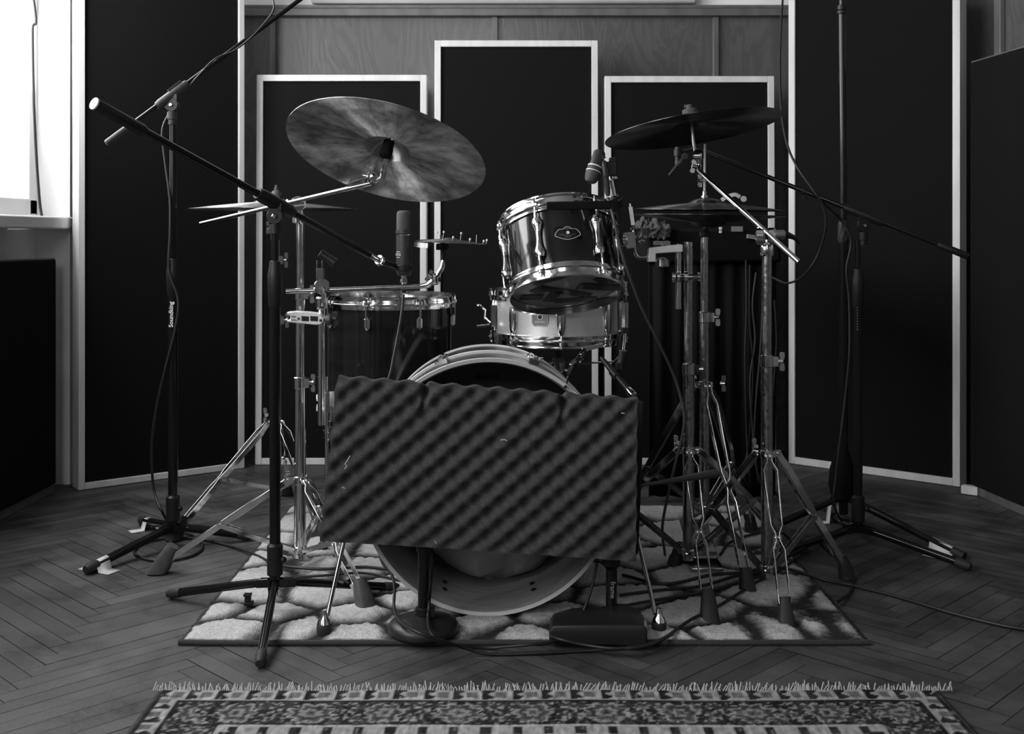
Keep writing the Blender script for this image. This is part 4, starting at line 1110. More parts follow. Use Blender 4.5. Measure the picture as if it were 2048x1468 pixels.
# ride cymbal edge-on on its own stand further back
xb, yb = xat(553, 3.48), 3.48
root = thing('cymbal_stand', 'chrome stand rising behind the black boom stand, holding the ride cymbal', 'cymbal stand', (xb, yb, 0))
double_tripod(root, xb, yb, zat(842, yb), .10, [(-.975, 3.24), (-.545, 3.25), (-.76, 3.80)], M['chrome'], zat(385, yb), (zat(640, yb), zat(520, yb)), .0145, M['rubber'], widths=(.018, .026, .02), sizes=(1.1, 1, 1))
b = MB(); b.lathe([(.004, 0), (.016, .001), (.016, .010), (.012, .016), (.007, .017), (.007, .026), (.0045, .027), (.0045, .034)], (xb, yb, zat(392, yb)), UP, 18); b.build('wing_nut', M['grey_rubber'], root)
b = MB(); b.lathe([(.012, 0), (.012, .02), (.005, .03)], (xb, yb, zat(440, yb)), UP, 18); b.wing((xb-.022, yb-.01, zat(455, yb)), (-1, -.3, 0), UP, .01, .004, .016); b.build('tilter', M['chrome'], root)
cymbal('ride cymbal seen edge-on behind the black boom arm on the left', (xb-.010, yb, zat(418, yb)), (.0, .0, 1), .2565, M['cym_mid'], bow=.020, bell_h=.012)

# short accessory tube clamped to the crash stand: arm with the stacked effects cymbal
yk = 2.87; xk = xat(643, yk)
root = thing('accessory_mount', 'chrome accessory arm reaching right over the floor tom to the small stacked cymbal', 'cymbal arm', (xk, yk, zat(850, yk)))
b = MB(); b.cyl((xk, yk, zat(850, yk)), (xk, yk, zat(600, yk)), .0098, 20); b.build('tube', M['chrome'], root)
a = P(572, 583, 2.86); c = P(842, 573, 2.90)
b = MB(); b.cyl(a, c, .0062, 18)
for t in (.05, .17, .27, .39, .5, .6, .7): b.tube([a.lerp(c, t), a.lerp(c, t+.006)], .0071, 14)
b.build('horizontal_arm', M['worn_chrome'], root)
b = MB(); q = P(643, 573, yk-.005); b.lathe([(.016, -.013), (.020, -.010), (.0205, .006), (.018, .012)], q, (.25, -1, .1), 28)
b.tube([q+Vector((.004, -.012, -.002)), q+Vector((.008, -.016, -.02)), q+Vector((.006, -.014, -.048))], [.013, .012, .007], 14, True, .6)
b.lathe([(.0105, 0), (.014, .004), (.015, .03), (.012, .034)], (xk, yk, zat(620, yk)), UP, 20); b.build('arm_clamp', M['chrome'], root)
q = P(872, 558, 2.90)
b = MB(); b.tube([P(838, 573, 2.90), P(856, 570, 2.90), P(868, 561, 2.90)], [.006, .0085, .009], 14); b.lathe([(.012, -.006), (.0155, -.004), (.0155, .004), (.012, .006)], q, (.9, -.5, .2), 24)
b.tube([q+Vector((.002, 0, .008)), P(884, 535, 2.90), P(886, 520, 2.90)], [.007, .0075, .0055], 12); b.wing(P(860, 552, 2.89), (-1, 0, .6), UP, .01, .004, .012); b.build('tilter', M['chrome'], root)
b = MB(); b.cyl(P(886, 524, 2.90), P(884, 470, 2.90), .0055, 12); b.lathe([(.016, 0), (.017, .004), (.0165, .015), (.013, .017)], P(885, 500, 2.90), UP, 20); b.build('post', M['black_plastic'], root)
root, _ = cymbal('small stacked effects cymbal studded with upright pins, above the floor tom', P(901, 484, 2.90), (.055, -.02, 1), .092, M['cym_dark'], bell_r=.02, bow=.007, bell_h=.004)
b = MB(); 
for i in range(9): 
    pass
b.lathe([(.094, -.004), (.094, -.0165), (.0935, -.0165), (.0935, -.004)], (0, 0, 0), (0, 0, 1), 64, True)
vv = [v for v in b.v]; keep = [f for f in b.f if all(vv[i].x < -.045 for i in f)]; b.f = keep; b.build('bent_rim', M['cym_mid'], root, raw=True)
for px, h_, ball in ((868, .010, 0), (871, .020, 1), (887, .021, 1), (906, .008, 1), (919, .019, 1), (939, .008, 1), (953, .021, 0), (966, .007, 1), (972, .010, 1)):
    x = (px-901)/776; y = random.choice((-1, 1))*random.uniform(0, .5)*math.sqrt(max(0, .088**2-x*x))
    b = MB(); z0 = .006*(1-abs(x)/.09); b.cyl((x, y, z0), (x+.002*ball, y, z0+h_), .0008, 6)
    if ball: b.lathe([(.001, -.0035), (.0028, -.002), (.0028, .001), (.001, .003)], (x+.002*ball, y, z0+h_), UP, 10)
    b.build('pin', M['silver'], root, raw=True)
# pale multi-clamp joining the accessory tube to the stand
root = thing('multi_clamp', 'pale cast metal multi-clamp bridging two chrome tubes on the left', 'clamp', P(615, 650, 2.85))
b = MB(); L_, R2 = P(574, 635, 2.83), P(648, 640, 2.83); yy = 2.83; hgt = 27/FPX*yy
out = []
for px, py in ((574, 624), (590, 623), (615, 624), (632, 626), (642, 630), (647, 637), (647, 643), (641, 649), (632, 650), (600, 647), (578, 645), (574, 644), (574, 640), (580, 639.5), (580, 631), (574, 630.5)): out.append(P(px, py, yy))
m_ = len(out); b.add(out+[p+Vector((0, .03, 0)) for p in out], [list(range(m_)), [m_+i for i in range(m_)][::-1]]+[[i, m_+i, m_+(i+1) % m_, (i+1) % m_] for i in range(m_)])
bd = b.build('body', M['alu'], root, bevel=.002)
b = MB()
for x0, x1 in ((603, 618), (620.5, 636)): b.add([P(x0, 632, yy-.0003), P(x1, 633, yy-.0003), P(x1, 643, yy-.0003), P(x0, 642, yy-.0003)], [[0, 1, 2, 3]])
b.v += [v+Vector((0, .004, 0)) for v in list(b.v)]
b.build('slots', M['black_plastic'], root, smooth=0)
b = MB()
for px, py in ((597.5, 637.5), (641.5, 641)): b.lathe([(.0038, -.0006), (.0038, .004)], P(px, py, yy), (0, 1, 0), 16)
b.build('bolts', M['worn_chrome'], root)
text('TAMA', .0048, P(587, 633.5, yy-.0004), (1, 0, -.02), UP, M['black_plastic'], root, 'lettering', .0002, bold=.0002)
text('FastClamp', .0036, P(588, 640, yy-.0004), (1, 0, -.05), UP, M['black_plastic'], root, 'lettering', .0002, bold=.0001)
b = MB(); b.lathe([(.012, 0), (.013, .003), (.013, .012), (.009, .016)], P(652, 640, 2.845), (1, -.1, 0), 20); b.wing(P(668, 637, 2.845), (1, 0, 0), (0, -.3, 1), .014, .006, .014); b.build('wing_screw', M['grey_plastic'], root)
# empty microphone clip perched on the arm clamp
root = thing('microphone_clip', 'empty black microphone clip perched on the chrome arm clamp', 'microphone clip', P(643, 560, 2.86))
b = MB(); b.lathe([(.010, 0), (.010, .003), (.008, .004)], P(643, 561, 2.86), UP, 16); b.build('thread_insert', M['chrome'], root)
b = MB(); b.box(P(641, 548, 2.86), (.020, .018, .030)); b.box(P(635, 530, 2.86), (.004, .014, .024)); b.box(P(645, 530, 2.86), (.004, .014, .024)); b.build('swivel_foot', M['grey_plastic'], root, bevel=.0015)
b = MB(); e = (P(660, 521, 2.84)-P(640, 506, 2.85)).normalized(); p0 = P(640, 506, 2.845)
b.lathe([(.0095, 0), (.011, .001), (.0115, .03), (.0135, .045), (.0125, .045), (.010, .03), (.009, .002)], p0, e+Vector((0, .35, 0)), 22); b.build('holder_barrel', M['black_plastic'], root)

# ------------------------------------------------------------------ right crash cymbal and stand
xd, yd = .63, 2.80
xd = xat(1534, yd)
root = thing('cymbal_stand', 'worn chrome stand in front of the right panels, its boom holding the dark crash cymbal', 'cymbal stand', (xd, yd, 0))
double_tripod(root, xd, yd, zat(908, yd), .05, [(.614, 2.515), (.858, 2.875), (.43, 2.985)], M['worn_chrome'], zat(495, yd), (zat(722, yd),), .0150, M['rubber'], widths=(.026, .022, .02), ribs=True)
cl = P(1532, 472, 2.79); a = P(1598, 524, 2.70); c = P(1398, 342, 2.92)
b = MB(); b.cyl(a, c, .0068, 18); b.cyl(c-(c-a).normalized()*.0, c+(c-a).normalized()*.012, .005, 12); b.build('boom_arm', M['chrome'], root)
b = MB(); b.lathe([(.018, -.012), (.0225, -.008), (.0225, .008), (.018, .012)], cl+Vector((-.014, -.006, 0)), (1, -.35, 0), 28); b.lathe([(.018, -.010), (.0225, -.006), (.0225, .006), (.018, .010)], cl+Vector((.012, -.012, 0)), (1, -.35, 0), 28)
b.lathe([(.0155, 0), (.0175, .004), (.0165, .028), (.013, .034), (.013, .042)], (xd, yd, zat(512, yd)), UP, 22); b.cyl(cl+Vector((.015, 0, .004)), cl+Vector((.045, .01, .004)), .012, 16); b.build('tilter_clamp', M['chrome'], root)
b = MB(); b.tube([cl+Vector((.05, .012, .005)), cl+Vector((.075, .02, -.004)), cl+Vector((.092, .03, -.018))], [.009, .006, .003], 10); b.build('clamp_lever', M['black_plastic'], root)
tl = P(1390, 312, 2.93)
b = MB(); b.lathe([(.012, -.012), (.0165, -.008), (.0165, .008), (.012, .012)], tl+Vector((.008, -.004, 0)), (1, -.4, 0), 24); b.wing(tl+Vector((-.004, -.01, -.028)), (-1, -.2, .2), (-.2, 0, 1), .012, .005, .014); b.tube([tl+Vector((.004, 0, -.01)), tl+Vector((.010, 0, -.026)), c], [.008, .007, .006], 12); b.build('tilter', M['chrome'], root)
b = MB(); b.bar(P(1370, 311, 2.905), P(1338, 351, 2.90), .010, .005, Vector((.6, 0, .8))); b.lathe([(.0085, -.004), (.0085, .004)], P(1369, 312, 2.905), (0, -1, 0), 20); b.build('lever', M['grey_plastic'], root)
b = MB(); nd = Vector((-.137, .107, .985)).normalized(); cd = P(1385, 256, 2.93); b.tube([tl+Vector((0, 0, .008)), tl.lerp(cd, .5)+Vector((-.001, 0, 0)), cd+nd*.03], [.0042, .0046, .004], 12); b.build('cymbal_post', M['worn_chrome'], root)
b = MB(); b.lathe([(.015, 0), (.020, .002), (.020, .022), (.018, .024)], cd+nd*.026, nd, 22); b.build('felt_washer', mat('grey_felt', .08, 1.0, bump=.5, bump_s=200, spec=.1), root)
b = MB(); b.lathe([(.0, 0), (.009, 0), (.010, .010), (.006, .012)], cd+nd*.050, nd, 14); b.bar(cd+nd*.058-Vector((.012, 0, 0)), cd+nd*.058+Vector((.004, 0, 0)), .008, .010, UP); b.build('wing_nut', M['grey_rubber'], root)
cymbal('dark crash cymbal high on the right, its edge nearly level, seen slightly from below', cd-nd*.004, nd, .2305, M['cym_dark'], bell_r=.05, bow=.014, bell_h=.014)

# ------------------------------------------------------------------ tom stand
xe, ye = xat(1377, 2.93), 2.93
root = thing('tom_stand', 'chrome stand with a cranked arm that carries the rack tom', 'drum stand', (xe, ye, 0))
double_tripod(root, xe, ye, .318, .055, [(.448, 2.55), (.17, 3.10), (.80, 3.12)], M['worn_chrome'], zat(484, ye), (zat(738, ye),), .0150, M['rubber'], widths=(.026, .02, .02), sizes=(1.1, 1, 1))
y2 = 2.90; b = MB(); xo = xat(1357, y2)
b.cyl((xo, y2, zat(618, y2)), (xo, y2, zat(488, y2)), .0078, 18); b.build('offset_rod', M['chrome'], root)
b = MB()
for px, rr in ((1348, .0135), (1357, .0135), (1372, .0145)): b.lathe([(rr*.8, -.005), (rr, -.004), (rr, .004), (rr*.8, .005)], P(px, 554, 2.89), (1, -.1, 0), 22)
b.cyl(P(1346, 554, 2.90), P(1398, 554, 2.93), .008, 16); b.cyl(P(1398, 545, 2.93), P(1398, 562, 2.93), .005, 12); b.build('rod_clamp', M['chrome'], root)
b = MB()
out = [P(x, y, 2.875) for x, y in ((1298, 498), (1302, 495), (1345, 490), (1366, 489), (1366, 504), (1345, 505), (1312, 507), (1312, 524), (1296, 524))]
m_ = len(out); b.add(out+[p+Vector((0, .03, 0)) for p in out], [list(range(m_)), [m_+i for i in range(m_)][::-1]]+[[i, m_+i, m_+(i+1) % m_, (i+1) % m_] for i in range(m_)]); b.build('cranked_arm', M['alu'], root, bevel=.002)
b = MB(); q = P(1323, 486, 2.885); b.cyl(q-UP*.006, q+UP*.004, .005, 12); b.prism([(-.022, -.004), (-.016, -.006), (0, -.004), (.016, -.006), (.022, -.004), (.022, .004), (.016, .006), (0, .005), (-.016, .006), (-.022, .004)], q+Vector((0, .0, .0)), (1, 0, 0), UP, .004)
b.build('wing_screw', M['chrome'], root)
b = MB(); b.lathe([(.012, 0), (.018, .004), (.018, .020), (.010, .026)], P(1325, 535, 2.88), UP, 22); b.build('ball_joint', M['worn_chrome'], root)
b = MB(); b.tube(spline([P(1300, 514, 2.885), P(1285, 515, 2.87), P(1275, 513, 2.86), P(1270, 503, 2.855), P(1268, 480, 2.85), P(1263, 425, 2.84), P(1260, 412, 2.84)], 6), .0042, 12); b.build('mounting_rod', M['chrome'], root)
# bracket on the tom's side that grips the rod, and the drum key hung on it
b = MB(); b.bar(P(1262, 496, 2.845), P(1259, 464, 2.845), .024, .022, (1, 0, 0)); b.lathe([(.013, -.008), (.017, -.004), (.017, .004), (.013, .008)], P(1250, 480, 2.845), (1, -.2, 0), 22); b.wing(P(1281, 484, 2.84), (1, 0, -.3), (0, -1, .3), .011, .004, .014); br = b.build('tom_bracket', M['chrome'], root)
b = MB(); b.bar(P(1266, 450, 2.83), P(1261, 414, 2.83), .009, .007, (1, 0, 0)); b.cyl(P(1261, 414, 2.83), P(1260, 407, 2.83), .002, 8); b.build('memory_lock', M['alu'], root)

# ------------------------------------------------------------------ hi-hat
xh, yh = xat(1409, 3.04), 3.04
root = thing('hi_hat_stand', 'chrome hi-hat stand with its thin pull rod rising through the paired cymbals', 'cymbal stand', (xh, yh, 0))
double_tripod(root, xh, yh, zat(770, yh), .15, [(.575, 2.74), (.26, 3.16), (.70, 3.28)], M['worn_chrome'], zat(474, yh), (zat(634, yh),), .0140, M['rubber'], widths=(.022, .02, .02))
b = MB(); b.cyl((xh, yh, zat(474, yh)), (xh+.001, yh, zat(288, yh)), .0033, 12); b.build('pull_rod', M['silver'], root)
b = MB(); b.lathe([(.004, 0), (.0095, .001), (.0095, .005), (.0055, .006), (.0055, .016), (.010, .017), (.010, .022), (.006, .023), (.006, .034), (.0035, .036)], (xh, yh, zat(408, yh)), UP, 18); b.wing((xh-.012, yh-.008, zat(362, yh)), (-1, -.4, 0), (-.3, 0, 1), .012, .005, .014); b.build('clutch', M['chrome'], root)
b = MB(); b.wing((xh+.045, yh-.02, zat(765, yh)), (1, -.2, 0), UP, .012, .005, .018); b.build('spur_wing', M['chrome'], root)
b = MB(); b.lathe([(.012, 0), (.016, .003), (.016, .014), (.010, .016), (.010, .024)], (xh, yh, zat(474, yh)), UP, 20); b.build('cymbal_seat', M['black_plastic'], root)
b = MB(); b.box((xh-.02, yh-.05, .022), (.085, .22, .012), Matrix.Rotation(.0, 3, 'Z')); b.box((xh-.02, yh-.02, .065), (.075, .19, .008), Matrix.Rotation(.28, 3, 'X')); b.build('pedal', M['worn_chrome'], root, bevel=.003)
cymbal('upper hi-hat cymbal, dark, on the pull rod behind the right boom', (xh+.008, yh, zat(420, yh)), (.012, -.012, 1), .207, M['cym_dark'], bell_r=.05, bow=.018, bell_h=.014)
cymbal('lower hi-hat cymbal, turned over just below the upper one', (xh+.008, yh, zat(431, yh)), (-.015, .01, -1), .207, M['cym_dark'], bell_r=.05, bow=.018, bell_h=.014)

# tambourine-like jingle clipped on the hi-hat rod side
root = thing('hi_hat_jingle', 'curved bright metal jingle lying on the upper hi-hat cymbal', 'jingle', P(1474, 398, 3.0))
b = MB(); b.strap(spline([P(1443, 400, 2.98), P(1456, 393, 2.97), P(1470, 389, 2.96), P(1480, 394, 2.96)], 6), .010, .0015, (0, -.5, 1)); b.build('curved_plate', M['silver'], root)
b = MB(); b.lathe([(1e-5, 0), (.0078, 0), (.0078, .003), (1e-5, .003)], P(1487, 398, 2.96), (0, -1, .1), 22); b.build('round_disc', M['alu'], root)

# ------------------------------------------------------------------ microphones on the drums
root = thing('drum_microphone', 'stubby dark microphone with a mesh head clipped on the rack tom rim', 'microphone', P(1213, 420, 2.74))
ym = 2.72; a = P(1200, 303, ym+.01); c = P(1180, 366, ym-.01); u = (c-a).normalized()
b = MB(); b.tube([a, a+u*.004, a+u*.036, a+u*.040], [.0125, .0150, .0150, .0162], 24); b.build('body', M['mic_body'], root)
b = MB(); g0 = a+u*.041; b.tube([g0, g0+u*.004, g0+u*.012, g0+u*.026, g0+u*.036, g0+u*.041], [.0165, .0178, .0185, .0178, .0150, .011], 24); b.build('grille', M['mic_mesh'], root)
b = MB(); b.tube([g0-u*.001, g0+u*.002], .0184, 24); b.tube([g0+u*.0125, g0+u*.0145], .0192, 24); b.build('grille_band', M['silver'], root)
a = P(1207, 322, ym); c = P(1216, 392, ym-.01)
b = MB(); b.tube([a, a.lerp(c, .1), a.lerp(c, .45), a.lerp(c, .5)], [.006, .009, .0095, .008], 18); b.tube([a+Vector((0, 0, .004)), a+Vector((-.006, 0, .012))], .0075, 12); cn = b.build('connector', M['mic_body'], root)
b = MB(); b.tube([a.lerp(c, .5), a.lerp(c, .62), a.lerp(c, .9), c], [.0082, .0078, .007, .0045], 16); b.build('connector_boot', M['rubber'], cn)
b = MB(); b.tube([P(1222, 360, ym+.02), P(1228, 392, ym+.02)], .006, 14); b.cyl(P(1226, 358, ym+.02), P(1226, 353, ym+.02), .011, 18); b.build('gooseneck_post', M['chrome'], root)
b = MB(); b.box(P(1222, 338, ym+.02), (.026, .022, .035)); b.lathe([(.008, -.01), (.009, 0), (.008, .01)], P(1226, 322, ym+.02), (1, 0, 0), 16); b.build('microphone_clip', M['black_plastic'], root, bevel=.002); b = MB(); b.bar(P(1226, 395, ym+.02), P(1236, 415, ym+.03), .03, .02, (1, 0, 0)); b.cyl(P(1236, 402, ym+.01), P(1246, 398, ym+.01), .004, 10); b.bar(P(1236, 415, ym+.03), P(1240, 446, ym+.04), .012, .02, (1, 0, 0)); b.build('rim_clip', M['black_plastic'], root, bevel=.002)

root = thing('snare_microphone', 'slim black microphone with a bright end, angled below the snare drum', 'microphone', P(1240, 760, 2.86))
a = P(1203, 716, 2.93); c = P(1268, 792, 2.80); u = (c-a).normalized(); L = (c-a).length
b = MB(); b.tube([a, a+u*L*.35, a+u*L*.5, a+u*L*.52, a+u*L*.86], [.0055, .0095, .0115, .0075, .0085], 20); b.build('body', M['black_plastic'], root)
b = MB(); b.tube([a+u*L*.84, a+u*L*.86, a+u*L*.99, c], [.009, .0105, .0105, .009], 20); b.build('connector', M['chrome'], root)
b = MB(); b.cyl(P(1247, 702, 2.90), P(1250, 668, 2.92), .0038, 12); b.lathe([(.004, 0), (.011, .001), (.011, .003), (.004, .004)], P(1246, 703, 2.90), UP, 18); b.build('threaded_post', M['chrome'], root)
b = MB(); b.tube([P(1246, 704, 2.90), P(1243, 720, 2.89), P(1240, 730, 2.89)], [.010, .0095, .011], 14); b.box(P(1238, 733, 2.88), (.018, .016, .018)); b.tube([P(1226, 742, 2.89), P(1238, 757, 2.865)], .013, 16); b.build('microphone_clip', M['black_plastic'], root, bevel=.0015)
b = MB(); b.box(P(1250, 664, 2.95), (.018, .03, .022)); b.build('rim_clip', M['black_plastic'], root, bevel=.0015)

# kick microphone hidden behind the foam: only its bright clip joints show at the right of the hoop
root = thing('clip_arm', 'small jointed bright clip arm hooked on the right side of the bass drum rim', 'clip', P(1140, 745, 2.72))
for p0, p1, w_ in ((P(1163, 700, 2.80), P(1205, 690, 2.84), .010), (P(1161, 712, 2.78), P(1170, 700, 2.80), .011), (P(1142, 732, 2.74), P(1150, 721, 2.75), .010)):
    b = MB(); b.bar(p0, p1, w_, .008, Vector((0, 0, 1))); b.build('jaw', M['chrome'], root, bevel=.001)
b = MB(); b.bar(P(1137, 752, 2.72), P(1150, 724, 2.755), .010, .010, (1, 0, .4)); b.cyl(P(1137, 752, 2.72), P(1130, 775, 2.55), .003, 8); b.cyl(P(1150, 723, 2.76), P(1163, 705, 2.79), .004, 8); b.build('link', M['black_plastic'], root)

# ------------------------------------------------------------------ black case with towel and hanging cables behind the hi-hat
x0, x1 = xat(1290, 3.72), xat(1556, 3.72)
root = thing('equipment_case', 'black equipment case draped in black cloth behind the hi-hat', 'equipment case', ((x0+x1)/2, 3.82, 0))
b = MB(); b.box(((x0+x1)/2, 3.82, .845), (x1-x0, .30, .11)); b.build('case', M['black_cloth'], root, bevel=.01)
b = MB(); vs = []; NX = 60
for k in range(NX+1):
    t = k/NX; x = x0+.01+(x1-x0-.02)*t
    for z in (.79, .02): vs.append((x, 3.70+.012*math.sin(t*46+z)+(.01*math.sin(t*13) if z < .1 else 0), z))
b.add(vs, [[2*k, 2*k+1, 2*k+3, 2*k+2] for k in range(NX)]); o = b.build('cloth_skirt', M['black_cloth'], root, smooth=180); md = o.modifiers.new('s', 'SOLIDIFY'); md.thickness = .003
b = MB(); b.box(P(1441, 457, 3.665), (.010, .004, .010)); b.box(P(1441, 464, 3.665), (.009, .004, .008)); b.build('latch', M['silver'], root, bevel=.001)
b = MB(); b.box(P(1474, 458, 3.665), (.037, .003, .017)); b.build('label_plate', M['dull_silver'], root)
b = MB(); b.box(P(1505, 474, 3.66), (.035, .02, .013), Matrix.Rotation(.15, 3, 'Y')); b.build('tape_patch', M['dull_silver'], root)
# crumpled towel
vs = []; fs = []; NX, NY = 34, 22; yt = 3.66
for j in range(NY+1):
    for i in range(NX+1):
        a, c = i/NX, j/NY
        p = P(1274+a*66, 482, 3.64); n1 = noise.noise(Vector((a*5.5, c*2.2, 3))); n2 = noise.noise(Vector((a*13, c*6, 8)))
        edge = math.sin(math.pi*a)**.5
        if c < .45: z = .872-.02*edge*abs(n1)*(1-c/.45)+(c/.45)*.035; y = 3.635+.012*n2
        else:
            t = (c-.45)/.55; z = .907+.045*math.sin(math.pi*t)*edge*(.35+1.5*abs(n1))+.02*n2*math.sin(math.pi*t); y = 3.645+t*.13
        vs.append((p.x+.012*n2, y+.018*n1, z+.006*n2))
for j in range(NY):
    for i in range(NX): k = j*(NX+1)+i; fs.append([k, k+1, k+NX+2, k+NX+1])
b = MB(); b.add(vs, fs); o = b.build('towel', M['towel'], smooth=30); md = o.modifiers.new('s', 'SOLIDIFY'); md.thickness = .004
tag(o, 'crumpled grey towel lying on the black case behind the rack tom', 'towel')

# ------------------------------------------------------------------ cables
def cable(name, pts, r, label, m='cable', n=8, group=None):
    b = MB(); b.tube(spline(pts, n), r, 8); o = b.build(name, M[m], smooth=60); tag(o, label, 'cable', group); return o
def F(px, py, z=.005): return G(px, py, z)
RZ = .021
def Fr(px, py, z=RZ): return G(px, py, z)
cable('microphone_cable', [P(807, 590, 2.95), P(804, 620, 2.93), P(796, 670, 2.90), P(787, 715, 2.86), P(779, 752, 2.82), P(758, 800, 2.78), P(736, 900, 2.72), P(744, 1040, 2.63), P(756, 1090, 2.60), P(765, 1125, 2.58), P(784, 1150, 2.56), P(789, 1180, 2.53), P(788, 1215, 2.50), Fr(798, 1240, .055), Fr(830, 1262, .075), Fr(880, 1280, .055), Fr(930, 1296), F(980, 1308, .006), F(1080, 1306, .006), F(1180, 1301, .006), Fr(1250, 1297, .02), Fr(1300, 1290), Fr(1345, 1268)], .0036, 'dark cable dropping from the tall studio microphone and crossing the front of the rug')
cable('microphone_cable', [P(862, 1090, 2.50), P(864, 1130, 2.49), P(861, 1170, 2.49), P(858, 1212, 2.44), P(856, 1235, 2.425), Fr(860, 1262, .06), Fr(880, 1284, .045), Fr(920, 1292), F(975, 1296), Fr(1050, 1290), Fr(1110, 1282), Fr(1140, 1265), P(1165, 1225, 2.47), P(1182, 1180, 2.48), P(1193, 1130, 2.49), P(1197, 1095, 2.50)], .0034, 'dark cable looping between the two short microphone stands')
cable('microphone_cable', [Fr(1100, 1272, .03), Fr(1125, 1280, .03), Fr(1170, 1290), Fr(1230, 1297), Fr(1290, 1290), Fr(1330, 1275), Fr(1380, 1240), Fr(1440, 1210), Fr(1520, 1160), Fr(1560, 1140), Fr(1600, 1110)], .0036, 'dark cable running from the rectangular stand base diagonally back across the rug')
cable('microphone_cable', [P(1215, 395, 2.71), P(1222, 415, 2.70), P(1230, 450, 2.69), P(1245, 510, 2.70), P(1262, 560, 2.72), P(1285, 620, 2.76), P(1315, 680, 2.80), P(1345, 745, 2.86), P(1360, 790, 2.88), P(1368, 850, 2.88), P(1345, 950, 2.9), P(1325, 1050, 2.95), Fr(1330, 1110)], .0036, 'cable dropping from the stubby microphone on the rack tom', 'cable_grey')
cable('microphone_cable', [q9+u9*.03, P(372, 178, 3.2), P(398, 150, 3.2), P(430, 118, 3.22), P(470, 100, 3.24), P(505, 72, 3.25), P(530, 45, 3.27), P(547, 20, 3.28), P(546, -4, 3.3)], .0026, 'thin cable twisting along the rising arm at upper left')
cable('microphone_cable', [P(360, 195, 3.19), P(340, 225, 3.18), P(325, 262, 3.18), P(330, 320, 3.18), P(340, 400, 3.175), P(340, 470, 3.17), P(338, 540, 3.17), P(356, 600, 3.17), P(350, 660, 3.17), P(330, 740, 3.18), P(312, 820, 3.2), P(303, 900, 3.22), P(308, 980, 3.24), P(325, 1025, 3.2), F(345, 1052, .02), F(395, 1078), F(402, 1100), F(360, 1118), F(300, 1120), F(268, 1105), F(290, 1085), F(340, 1076), F(400, 1078), F(460, 1092), F(500, 1105, .012), Fr(560, 1130), Fr(640, 1138), Fr(720, 1134), Fr(770, 1138), Fr(810, 1150)], .0037, 'long cable hanging from the rear left boom stand and coiling on the parquet')
cable('overhead_cable', [P(1566, -10, 3.9), P(1563, 40, 3.85), P(1560, 120, 3.7), P(1562, 210, 3.5), P(1572, 280, 3.3), P(1592, 330, 3.2), P(1626, 380, 3.15), P(1645, 410, 3.15), P(1652, 450, 3.16), P(1640, 500, 3.18), P(1618, 540, 3.2), P(1595, 560, 3.3), P(1570, 566, 3.4), P(1545, 555, 3.5)], .0036, 'cable swooping down past the right crash cymbal to the boom arm')
cable('overhead_cable', [P(1640, 400, 3.16), P(1662, 420, 3.2), P(1680, 438, 3.25), P(1697, 465, 3.25), P(1702, 490, 3.25), P(1693, 540, 3.25), P(1698, 600, 3.25), P(1699, 700, 3.25), P(1690, 800, 3.27), P(1680, 880, 3.27), P(1672, 950, 3.27), P(1668, 1010, 3.27), F(1690, 1058, .01), F(1665, 1075), F(1640, 1082), F(1580, 1100), F(1540, 1105, .01)], .0034, 'cable hanging down beside the tall overhead stand')
for i, pts_ in enumerate(([(1492, 520), (1493, 620), (1490, 720), (1493, 860), (1500, 960)], [(1512, 545), (1505, 610), (1510, 680), (1500, 760), (1505, 860), (1515, 950)], [(1500, 530), (1499, 640), (1506, 740), (1498, 880), (1490, 960)], [(1526, 540), (1524, 640), (1519, 720), (1512, 800), (1508, 900), (1520, 960)], [(1549, 600), (1553, 680), (1548, 760), (1540, 860), (1530, 940)])):
    cable('hanging_cable', [P(x, y, 3.62) for x, y in pts_]+[F(1510+i*12, 985+i*3)], .0032, 'black cable hanging in front of the draped case behind the right cymbal stand', 'cable_grey' if i % 2 else 'cable', group='cables hanging at the draped case')
cable('floor_cable', [Fr(1245, 1150), Fr(1330, 1168), Fr(1420, 1150), Fr(1480, 1145), Fr(1560, 1135), Fr(1650, 1160, .012), F(1700, 1170), F(1800, 1195), F(1900, 1225), F(2000, 1250), F(2070, 1262)], .0042, 'thick cable leaving the rug and running right across the parquet')
cable('floor_cable', [F(1640, 1085), F(1660, 1105), F(1690, 1128), F(1706, 1155), F(1700, 1185), Fr(1672, 1205, .014)], .0038, 'short loop of cable behind the right foot of the worn cymbal stand')
cable('floor_cable', [Fr(1240, 1190), Fr(1320, 1180), Fr(1400, 1172), Fr(1470, 1152), Fr(1530, 1140), Fr(1600, 1100), F(1680, 1062)], .0040, 'cable curving across the rug between the feet of the right-hand stands')
cable('floor_cable', [Fr(1244, 1212), Fr(1310, 1200), Fr(1400, 1185), Fr(1480, 1165), Fr(1530, 1150)], .0036, 'cable lying nearest the front among those right of the bass drum')
cable('floor_cable', [Fr(590, 1155), Fr(660, 1150), Fr(730, 1146), Fr(800, 1160), Fr(850, 1165)], .0034, 'cable lying across the rug between the crash stand and the bass drum')
cable('floor_cable', [Fr(1440, 1110), Fr(1460, 1085), Fr(1500, 1070), Fr(1550, 1062), Fr(1590, 1078), Fr(1570, 1098), Fr(1500, 1108)], .0036, 'cable looped behind the worn right cymbal stand')
cable('window_cable', [Vector((XL-.10, 3.55, 2.5)), Vector((xat(66, 3.85), 3.85, zat(-10, 3.85))), P(65, 60, 3.86), P(67, 180, 3.87), P(72, 300, 3.88), P(79, 400, 3.89), P(84, 434, 3.88)], .005, 'dark cable hanging down beside the bright window')
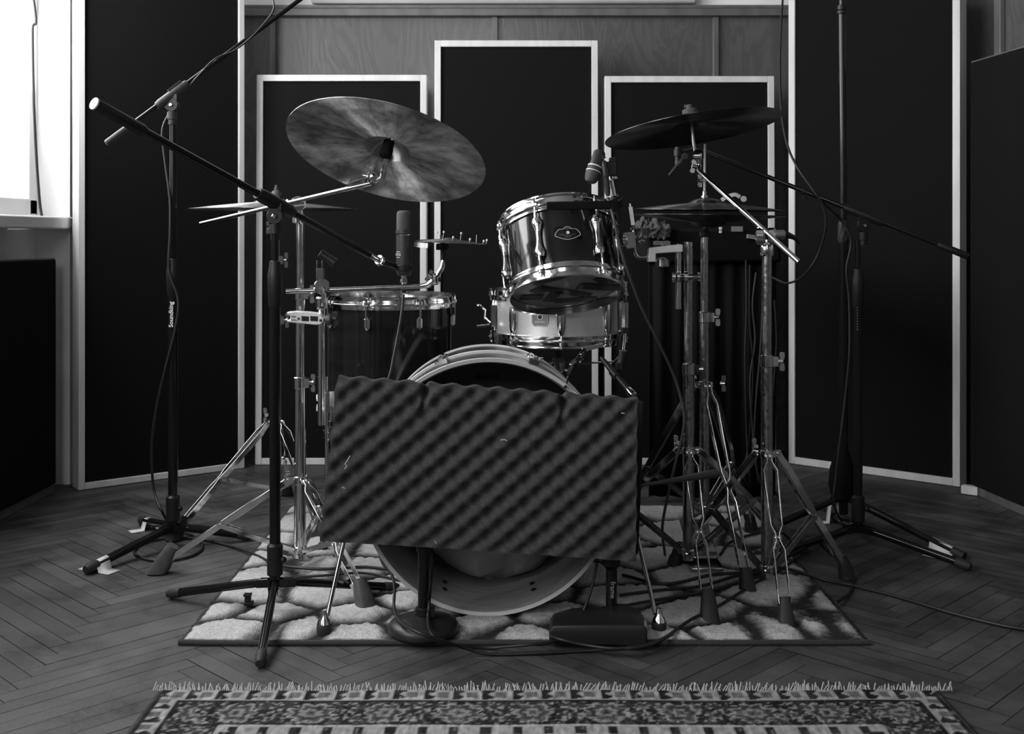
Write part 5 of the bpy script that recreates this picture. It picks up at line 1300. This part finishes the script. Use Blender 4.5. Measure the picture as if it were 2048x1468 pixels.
# ------------------------------------------------------------------ tape tabs, clips and small things
def tape_over(label, leg_a, leg_b, r, w, flap_l, flap_r, group=None, m=None):
    # strip of tape passed over a stand leg and stuck to the floor on both sides
    a = Vector(leg_a); c = Vector(leg_b); u = (c-a).normalized(); s = hv(u).cross(UP); mid = (a+c)/2
    prof = []
    h = mid.z+r+.0008
    def pt(off, z): return mid+s*off+UP*(z-mid.z)
    prof = [(-(r+.004+flap_l), .0012), (-(r+.006), .0012), (-(r+.001), h*.55), (-r*.6, h*.93), (0, h), (r*.6, h*.93), (r+.001, h*.55), (r+.006, .0012), (r+.006+flap_r, .0012)]
    b = MB(); hu = hv(u)
    vs = []
    for off, z in prof:
        for q in (-1, 1):
            slope = u.z*w/2*q*(1 if z > .01 else 0)
            vs.append(mid+s*off+hu*(w/2*q)+UP*(z+slope-mid.z))
    b.add(vs, [[2*i, 2*i+1, 2*i+3, 2*i+2] for i in range(len(prof)-1)])
    o = b.build('floor_tape', M['tape'], smooth=60); md = o.modifiers.new('s', 'SOLIDIFY'); md.thickness = .0006
    tag(o, label, 'tape', group); return o
def on_leg(hub, tip, t): return Vector(hub).lerp(Vector(tip), t)
h9 = (x9, y9, .052)
tape_over('white tape strip over the front-left leg of the rear left boom stand', on_leg(h9, (-1.100, 2.913, .014), .80), on_leg(h9, (-1.100, 2.913, .014), .92), .0115, .045, .035, .04)
tape_over('white tape strip over the far-left leg of the rear left boom stand', on_leg(h9, (-1.124, 3.414, .014), .72), on_leg(h9, (-1.124, 3.414, .014), .82), .0115, .035, .04, .03)
hi_ = (xi, yi, .10)
tape_over('white tape wrapped over the near right leg of the tall overhead stand', on_leg(hi_, (1.219, 3.045, .0115), .80), on_leg(hi_, (1.219, 3.045, .0115), .90), .0108, .07, .012, .03)
tape_over('white tape strip over the far leg of the tall overhead stand', on_leg(hi_, (.975, 3.62, .0115), .30), on_leg(hi_, (.975, 3.62, .0115), .40), .0108, .035, .05, .01)
b = MB(); p = Fr(496, 1204, .02); b.box(p+Vector((0, 0, .006)), (.014, .012, .022)); b.box(p+Vector((0, -.003, .018)), (.018, .016, .006)); b.box(p+Vector((.002, .001, -.003)), (.02, .02, .008))
tag(b.build('cable_clip', M['black_plastic'], bevel=.0015), 'small loose black clip standing on the rug left of the near boom stand', 'clip')
